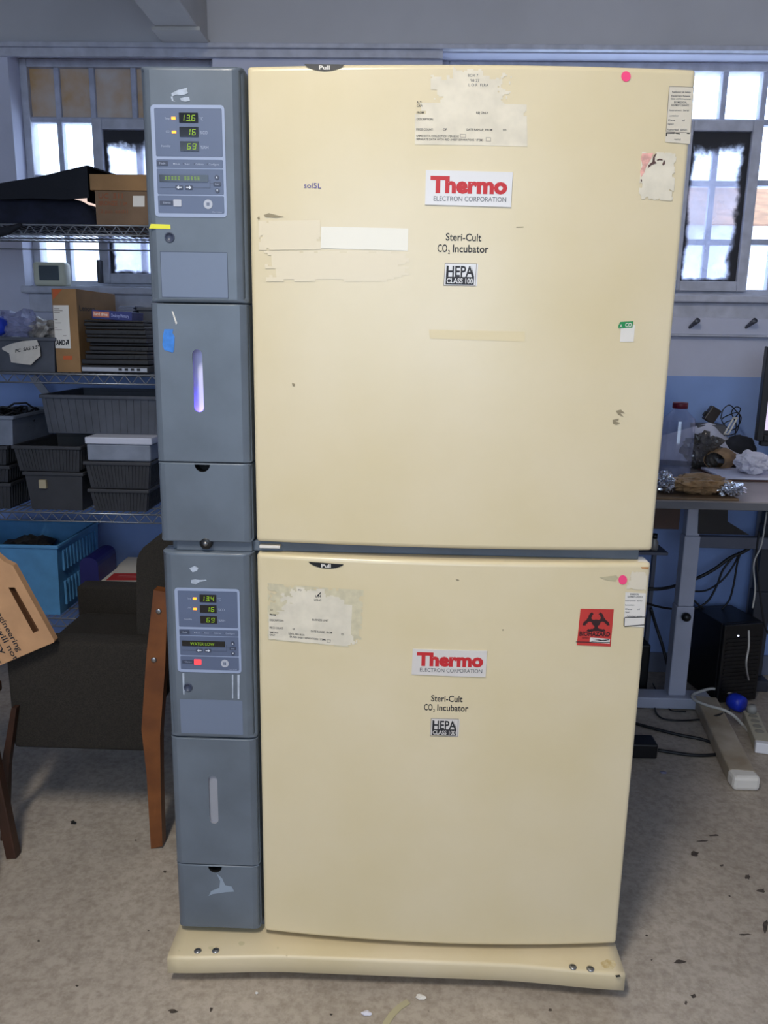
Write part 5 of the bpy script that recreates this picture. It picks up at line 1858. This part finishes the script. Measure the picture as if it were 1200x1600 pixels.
# brown paper bag with an open mouth
yb2 = on_z(1110, 740, DZ).y + .06
bagm = MB()
c_ = at(1112, 725, yb2)
pr = []
mth = Matrix.Rotation(R(28), 4, 'Z')
ln = .13
for k in range(9):
    f_ = k / 8
    pr.append((.034 + .012 * math.sin(f_ * 3.0) - .018 * max(0, f_ - .7), ln * f_))
vs, fs = [], []
n = 22
def bag_pt(r_, h_, k, kk):
    a = 2 * math.pi * k / n
    j = 1 + .14 * noise.noise(Vector((math.cos(a) * 2, math.sin(a) * 2, h_ * 20)))
    return Vector((r_ * j * 1.15 * math.cos(a), h_, r_ * j * .9 * math.sin(a)))
for i, (r_, h_) in enumerate(pr):
    for k in range(n):
        vs.append(bag_pt(r_, h_, k, i))
m_ = len(pr)
for i, (r_, h_) in enumerate(pr[:-1]):
    for k in range(n):
        vs.append(bag_pt(r_ * .94, h_ + .001, k, i))
for i in range(m_ - 1):
    for k in range(n):
        fs.append([i * n + k, i * n + (k + 1) % n, (i + 1) * n + (k + 1) % n, (i + 1) * n + k])
for i in range(m_ - 2):
    o_ = m_ * n
    for k in range(n):
        fs.append([o_ + i * n + k, o_ + (i + 1) * n + k, o_ + (i + 1) * n + (k + 1) % n, o_ + i * n + (k + 1) % n])
for k in range(n):
    fs.append([k, m_ * n + k, m_ * n + (k + 1) % n, (k + 1) % n])
fs.append([(m_ - 1) * n + k for k in range(n)])
fs.append([m_ * n + (m_ - 2) * n + k for k in range(n)])
Mg = Matrix.Translation((c_.x, yb2 - .02, DZ + .041)) @ Matrix.Rotation(R(-40), 4, 'Z')
bagm.add([Mg @ v for v in vs], fs, m_brn)
zmn = min(v.z for v in bagm.v)
for v in bagm.v:
    v.z += DZ + .0005 - zmn
tag(bagm.build('paper_bag'), 'crumpled brown paper bag lying open on the desk behind the foil packet', 'paper bag')
# clear bag with dark stuff
o = blob('plastic_bag', None, 1066, 1122, 678, 738, yb2 + .06, .12, DZ, glass('smoky_bag', (.6, .58, .55), .14, .2, ((120, 112, 104), .5, 25)), 31, .5, 3)
tag(o, 'smoky crumpled plastic bag on the desk between bottle and paper bag', 'plastic bag')
# large sheet of paper propped over the heap
YPp = yb2 + .15
sheet = [(1000, 690), (1115, 658), (1122, 672), (1136, 690), (1160, 703), (1158, 713), (1132, 705), (1108, 690), (1084, 688), (1040, 700), (1000, 712)]
pm = MB()
zs_ = .004
m_pap = mat('lavender_white_paper', (206, 206, 222), .7, var=.02)
vs, fs = [], []
ns, mt_ = 16, 8
for i in range(ns + 1):
    u = i / ns
    if u < .6:
        tx = 1000 + (1115 - 1000) * u / .6; ty = 690 + (658 - 690) * u / .6
    else:
        q = (u - .6) / .4; tx = 1115 + (1162 - 1115) * q; ty = 658 + (704 - 658) * (q ** .8)
    bx2, by2 = 1000 + 172 * u, 716 + 10 * u
    for j in range(mt_ + 1):
        v = j / mt_
        Yq = YPp + .05 * (1 - v) - .12 * v + .01 * noise.noise(Vector((u * 5, v * 3, 0)))
        p = at(tx * (1 - v) + bx2 * v, ty * (1 - v) + by2 * v, Yq)
        p.z = max(p.z, DZ + .003)
        vs.append(p)
N0 = len(vs)
vs += [v + Vector((0, .0012, -.0008)) for v in vs]
for i in range(ns):
    for j in range(mt_):
        k = i * (mt_ + 1) + j
        q = [k, k + mt_ + 1, k + mt_ + 2, k + 1]
        fs += [q, [a + N0 for a in q[::-1]]]
pm.add(vs, fs, m_pap, True)
tag(pm.build('paper_sheet', None, False), 'large crumpled sheet of white paper sloping behind the bottle on the desk', 'paper')
# white tissue on a stack of paper on a clipboard
c0 = on_z(1128, 752, DZ); c1 = on_z(1215, 757, DZ)
cl = MB(); cl.box((c0.x, c0.y - .0, DZ + .0004), (c1.x + .1, c0.y + .24, DZ + .006), mat('clipboard_brown', (84, 54, 44), .6), .001)
tag(cl.build('clipboard'), 'dark brown clipboard under white papers on desk below the monitor', 'clipboard')
ps = MB(); ps.box((c0.x + .004, c0.y + .004, DZ + .0065), (c1.x + .1, c0.y + .22, DZ + .014), m_pap, .001)
tag(ps.build('paper_stack'), 'stack of white paper on dark clipboard at right edge of desk', 'paper stack')
o = blob('tissue', None, 1148, 1198, 706, 742, c0.y + .09, .12, DZ + .0145, mat('tissue_white', (204, 202, 214), .9), 41, .28, 2.5)
tag(o, 'crumpled white tissue lying on the paper stack below the monitor', 'tissue')
# adapter, tangle, bracket and pouch at the wall
YW = WALL_Y - .12
pa = at(1112, 648, YW)
ad = MB()
Ma = Matrix.Translation(pa) @ Matrix.Rotation(R(30), 4, 'Y')
ad.box((-.022, -.016, -.03), (.022, .016, .03), mat('adapter_black', (52, 44, 40), .4), .004, Ma)
ad.box((-.030, -.006, -.02), (-.022, .006, .0), m_black, .001, Ma)
# the adapter lies on a stand-off of boxes
tag(ad.build('power_adapter'), 'dark brown power adapter on top of grey box by the wall', 'adapter')
gb = MB(); gz = min((Ma @ Vector(c)).z for c in ((-.022, 0, -.03), (.022, 0, -.03), (-.022, 0, .03), (-.03, 0, -.02)))
gb.box((pa.x - .06, YW - .03, DZ + .0005), (pa.x + .05, YW + .06, gz - .001), mat('grey_box', (86, 86, 92), .7), .003)
tag(gb.build('equipment_box'), 'grey box against the wall under the adapter, mostly behind white paper', 'box')


def cable(pts, r_, mt, label, name='cable', smooth_n=6, group=None, cat='cable'):
    """catmull-rom through the given places"""
    P_ = [Vector(p) for p in pts]
    P_ = [P_[0] * 2 - P_[1]] + P_ + [P_[-1] * 2 - P_[-2]]
    out = []
    for i in range(1, len(P_) - 2):
        for k in range(smooth_n):
            t_ = k / smooth_n
            a, b_, c, d = P_[i - 1:i + 3]
            out.append(.5 * ((2 * b_) + (c - a) * t_ + (2 * a - 5 * b_ + 4 * c - d) * t_ ** 2 + (3 * b_ - a - 3 * c + d) * t_ ** 3))
    out.append(P_[-2])
    m_ = MB(); m_.tube(out, r_, mt, 8)
    return tag(m_.build(name), label, cat, group)


m_cb = mat('black_cable', (22, 23, 27), .5)
m_cw = mat('white_cable', (190, 188, 182), .5)
YQ = WALL_Y - .13
cable([at(1126, 655, YQ), at(1130, 640, YQ), at(1140, 633, YQ), at(1150, 642, YQ), at(1158, 652, YQ - .01), at(1153, 666, YQ), at(1142, 672, YQ + .02), at(1132, 664, YQ), at(1128, 655, YQ - .02), at(1140, 648, YQ), at(1154, 645, YQ), at(1155, 660, YQ + .01),
       at(1150, 676, YQ), at(1136, 680, YQ - .01), at(1126, 672, YQ), at(1134, 660, YQ + .01), at(1146, 655, YQ), at(1157, 640, YQ - .01), at(1150, 636, YQ - .02), at(1143, 645, YQ - .01), at(1150, 662, YQ - .03), at(1148, 684, YQ - .02)], .0022, m_cb, 'tangled thin black lead beside the adapter on the desk', 'lead')
wbk = MB()
q = [at(1135, 678, YQ - .03), at(1149, 653, YQ - .03)]
dirv = (q[1] - q[0]); ln_ = dirv.length
wd_ = .016
for s in (-1, 1):
    wbk.bar(q[0] + Vector((s * wd_ * .45, 0, 0)), q[1] + Vector((s * wd_ * .45, 0, 0)), .005, .006, m_white, (0, 1, 0))
wbk.bar(q[0] - Vector((wd_ * .6, 0, 0)), q[0] + Vector((wd_ * .6, 0, 0)), .005, .006, m_white, (0, 1, 0)); wbk.bar(q[1] - Vector((wd_ * .6, 0, 0)), q[1] + Vector((wd_ * .6, 0, 0)), .005, .006, m_white, (0, 1, 0))
tag(wbk.build('bracket'), 'white slotted plastic bracket leaning in the tangled black lead', 'bracket')
o = blob('pouch', None, 1126, 1180, 680, 712, YQ - .05, .08, DZ, m_bk2, 51, .15, 2.0, True)
tag(o, 'dark cloth pouch by the wall left of the monitor stand', 'pouch')
# monitor cut by the right edge
YMn = 1.42
mo = thing('monitor', (at(1230, 700, YMn).x, YMn, DZ), 'black computer monitor cut off by the right picture edge', 'monitor')
mp = at(1180, 688, YMn); mtop = at(1192, 541, YMn)
mw_, mh = .50, mtop.z - mp.z
Mm = Matrix.Translation((mp.x, YMn, mp.z)) @ Matrix.Rotation(R(-8), 4, 'Z')
b = MB(); frame_rect(b, 0, mw_, 0, mh, .024, -.02, .02, m_black, .003); b.box((.01, 0, .01), (mw_ - .01, .03, mh - .01), m_black, .004)
b2 = MB(); b2.add([Mm @ v for v in b.v], b.f, m_black); b2.build('housing', mo)
b = MB(); b.box((.023, -.014, .04), (mw_ - .023, -.010, mh - .023), mat('lit_screen', (226, 214, 232), .3, emit=((226, 210, 235), .75)), 0, Mm); b.build('screen', mo)
b = MB(); b.box((.02, -.005, -.02), (.24, .03, .0), m_black, .003, Mm); b.box((.20, .0, DZ - mp.z + .012), (.28, .03, 0.01), m_black, .004, Mm); b.box((.12, -.08, DZ - mp.z + .0005), (.36, .12, DZ - mp.z + .013), m_black, .004, Mm); b.build('stand', mo)

# ------------------------------------------------ floor clutter on the right
YU = WALL_Y - .12
cable([at(1000, 920, YU - .1), at(1040, 919, YU - .1), at(1085, 905, YU), at(1115, 890, YU), at(1140, 872, YU), at(1162, 862, YU), at(1180, 850, YU)], .007, m_cb, 'thick black cable rising to the right across the blue wall', 'cable', group='black cables under the desk')
cable([at(1000, 940, YU - .1), at(1040, 950, YU - .05), at(1080, 952, YU), at(1105, 940, YU), at(1120, 915, YU), at(1130, 890, YU), at(1150, 865, YU)], .0045, m_cb, 'black cable sagging lowest left of the computer tower, across the grey leg', 'cable', group='black cables under the desk')
cable([at(1078, 932, YU), at(1098, 950, YU), at(1120, 956, YU), at(1138, 940, YU), at(1146, 915, YU), at(1152, 880, YU), at(1158, 862, YU)], .004, m_cb, 'black cable looping deep between the two desk legs', 'cable', group='black cables under the desk')
cable([at(1082, 924, YU + .02), at(1105, 922, YU + .02), at(1130, 905, YU + .02), at(1148, 880, YU + .02), at(1155, 862, YU + .02)], .004, m_cb, 'thin black cable curving just below the thick cable', 'cable', group='black cables under the desk')
cable([at(1017, 950, YU - .1), at(1024, 975, YU - .1), at(1034, 1005, YU - .12), at(1042, 1035, YU - .15), on_z(1052, 1072, .01)], .006, m_cb, 'black cable slanting down to the floor left of the grey leg', 'cable', group='black cables under the desk')
cable([at(1186, 830, 1.36), at(1182, 870, 1.36), at(1186, 915, 1.36), at(1192, 960, 1.36), at(1198, 985, 1.36), at(1215, 1010, 1.36)], .004, m_cb, 'black cable hanging at the right edge under the desk', 'cable', group='black cables under the desk')
cable([at(1198, 800, 1.30), at(1190, 850, 1.30), at(1178, 880, 1.30), at(1180, 920, 1.30), at(1176, 950, 1.30)], .003, m_cw, 'pale thin cable hanging in front of the far desk leg', 'cable')
cable([at(1170, 985, 1.25), at(1170, 1010, 1.25), at(1166, 1040, 1.25), on_z(1172, 1072, .01)], .0035, m_cw, 'white lead running down the face of the black tower', 'cable')
zf = .006
F_ = lambda px, py, z=zf: on_z(px, py, z)
cable([F_(1066, 1052), F_(1082, 1070), F_(1110, 1085), F_(1140, 1090), F_(1158, 1100)], .004, m_cb, 'black floor lead running from the grey leg to blue plug', 'cable')
cable([F_(1072, 1055), F_(1045, 1080), F_(1026, 1095), F_(1024, 1110), F_(1034, 1122), F_(1060, 1126), F_(1095, 1124), F_(1120, 1118, .055), F_(1140, 1110, .03)], .0035, m_cb, 'thin black lead looping on floor around the foot of the desk', 'cable')
cable([F_(985, 1128), F_(1020, 1138), F_(1060, 1148), F_(1100, 1156), F_(1126, 1168), F_(1122, 1178), F_(1085, 1180), F_(1040, 1174), F_(1028, 1172)], .006, m_cb, 'thick black cord looping on floor from the power brick', 'cable')
cable([F_(1158, 1094, .012), F_(1140, 1083, .045), F_(1115, 1076, .058), F_(1095, 1080, .058), F_(1082, 1086, .058), F_(1086, 1094, .058), F_(1105, 1102, .058), F_(1130, 1109, .058), F_(1146, 1118, .045), F_(1160, 1132), F_(1169, 1142)], .006, m_cw, 'white cord looped over the desk foot towards the power strip', 'cable')
cable([F_(1020, 1068), F_(1030, 1088), F_(1044, 1106), F_(1052, 1111), F_(1072, 1112)], .0025, m_cb, 'short thin lead with small plug on floor left of desk foot', 'cable')
# blue plug
p = on_z(1154, 1116, .0); bp_ = MB()
Mp = Matrix.Translation((p.x, p.y + .03, .036)) @ Matrix.Rotation(R(35), 4, 'Z')
bp_.lathe([(.012, -.03), (.030, -.028), (.034, -.01), (.034, .012), (.026, .03), (.012, .034)], Mp.translation, mat('blue_plug', (24, 52, 190), .4), 20, 'y', True, Matrix.Rotation(R(35), 3, 'Z'))
tag(bp_.build('plug'), 'round bright blue plug on floor between desk foot and power strip', 'plug')
# power strip
psr = thing('power_strip', (on_z(1185, 1150, 0).x, on_z(1185, 1150, 0).y, 0), 'white power strip on the floor at right edge, beside the blue plug', 'power strip')
a0, a1 = on_z(1172, 1118, .02), on_z(1192, 1166, .02)
b = MB(); b.bar((a0.x, a0.y, .021), (a1.x, a1.y, .021), .055, .038, mat('strip_beige', (186, 180, 160), .5), (0, 0, 1), .004); b.build('body', psr)
dv_ = Vector((a1.x - a0.x, a1.y - a0.y, 0)); dn_ = dv_.normalized()
for k in range(4):
    c_ = Vector((a0.x, a0.y, .041)) + dv_ * (.2 + .17 * k)
    b = MB(); b.lathe([(.016, -.001), (.016, .0008), (.013, .001), (0, .0004)], c_, mat('socket_grey', (150, 146, 132), .5), 16); b.build('socket', psr)
b = MB(); e0 = Vector((a1.x, a1.y, .021)); b.bar(e0 - dn_ * .002, e0 + dn_ * .022, .058, .040, mat('strip_white', (232, 232, 236), .45), (0, 0, 1), .004); b.build('end_cap', psr)
b = MB(); c_ = Vector((a0.x, a0.y, .041)) + dv_ * .05; b.lathe([(.018, 0), (.018, .02), (.012, .03), (0, .03)], (c_.x, c_.y, .0395), mat('plug_grey', (150, 150, 146), .4), 16); tag(b.build('plug'), 'grey plug pushed into the power strip at its far end', 'plug')
# black power brick
q0 = on_z(1002, 1186, 0); b = MB()
b.box((q0.x - .09, q0.y, .0005), (q0.x + .055, q0.y + .075, .055), mat('brick_black', (16, 16, 18), .4), .006)
tag(b.build('power_brick'), 'black power brick on floor just right of the lower incubator', 'power brick')
# black speaker-like box between incubator and grey leg
q0 = on_z(1004, 1086, 0); b = MB(); zz = at(1006, 1008, q0.y).z
b.box((q0.x - .18, q0.y, .0005), (at(1013, 1060, q0.y).x, q0.y + .2, zz), m_black, .008)
tag(b.build('equipment_box'), 'black box on the floor half hidden behind the incubator, left of grey leg', 'box')
# small bottle on the floor behind (under the desk)
q0 = at(1026, 850, 1.45); sh2 = MB(); sh2.box((q0.x - .16, 1.44, Z(1026, 862, 1.45) - .012), (q0.x + .045, 1.60, Z(1026, 862, 1.45)), mat('leg_beam', (90, 94, 108), .5), .002)
zs2 = Z(1026, 862, 1.45)
sh2.box((q0.x - .16, 1.45, 0), (q0.x - .13, 1.58, zs2 - .012), mat('leg_beam', (90, 94, 108), .5)); sh2.box((q0.x + .025, 1.56, 0), (q0.x + .04, 1.58, zs2 - .012), mat('leg_beam', (90, 94, 108), .5))
tag(sh2.build('side_table'), 'narrow grey metal table behind the incubator, under the desk', 'table')
bo = thing('bottle', (q0.x, 1.48, zs2), 'small bottle with dark cap on the metal table under the desk', 'bottle')
b = MB(); b.lathe([(.014, .0005), (.016, .004), (.016, .03), (.009, .042), (.009, .046)], (q0.x, 1.48, zs2), mat('amber_bottle', (140, 136, 130), .3), 18); b.build('body', bo)
b = MB(); b.lathe([(.0105, .046), (.0105, .064), (0, .065)], (q0.x, 1.48, zs2), m_black, 16); b.build('cap', bo)

# ------------------------------------------------ litter on the floor in front
def scrap(px, py, r_, mt, label, seed, name='paper_scrap', cat='litter', hgt=.006):
    p = on_z(px, py, 0)
    m_ = MB()
    lumps(m_, p.x, p.y, hgt * .5, r_, r_ * .7, hgt * .5, mt, seed=seed, sub=2, amp=.6, freq=3, smooth=False)
    for v in m_.v:
        v.z = max(.0003, v.z)
    return tag(m_.build(name), label, cat)


scrap(657, 1559, .011, m_white, 'crumpled white paper scrap on the floor in front of the base', 3)
scrap(572, 1585, .010, mat('clear_scrap', (214, 214, 226), .2), 'shiny clear plastic scrap on floor below the paper scrap', 5, 'plastic_scrap')
scrap(401, 1553, .003, m_white, 'tiny white crumb on the floor in front of the base', 8, 'crumb')
scrap(115, 1287.5, .008, m_black, 'small black pellet on floor left of the armchair leg', 9, 'pellet', hgt=.010)
scrap(1037, 1208, .010, mat('pale_scrap', (130, 128, 150), .5), 'pale scrap on the floor beyond the power brick', 11, 'paper_scrap')
b = MB()
pts = [on_z(px, py, .001) for px, py in ((598, 1612), (604, 1598), (612, 1586), (624, 1574), (638, 1565))]
vs = []
for i, p in enumerate(pts):
    d_ = (pts[min(i + 1, 4)] - pts[max(i - 1, 0)]).normalized()
    nrm = Vector((-d_.y, d_.x, 0)) * .007
    vs += [p + nrm + Vector((0, 0, .001)), p - nrm + Vector((0, 0, .001)), p + nrm - Vector((0, 0, .0007)), p - nrm - Vector((0, 0, .0007))]
fs = []
for i in range(4):
    a, c = i * 4, i * 4 + 4
    fs += [[a, a + 1, c + 1, c], [a + 2, c + 2, c + 3, a + 3], [a, c, c + 2, a + 2], [a + 1, a + 3, c + 3, c + 1]]
fs += [[0, 2, 3, 1], [16, 17, 19, 18]]
b.add(vs, fs, mat('tan_strip', (176, 168, 136), .5))
tag(b.build('plastic_strip'), 'curled tan plastic strip on floor at the bottom picture edge', 'strip')
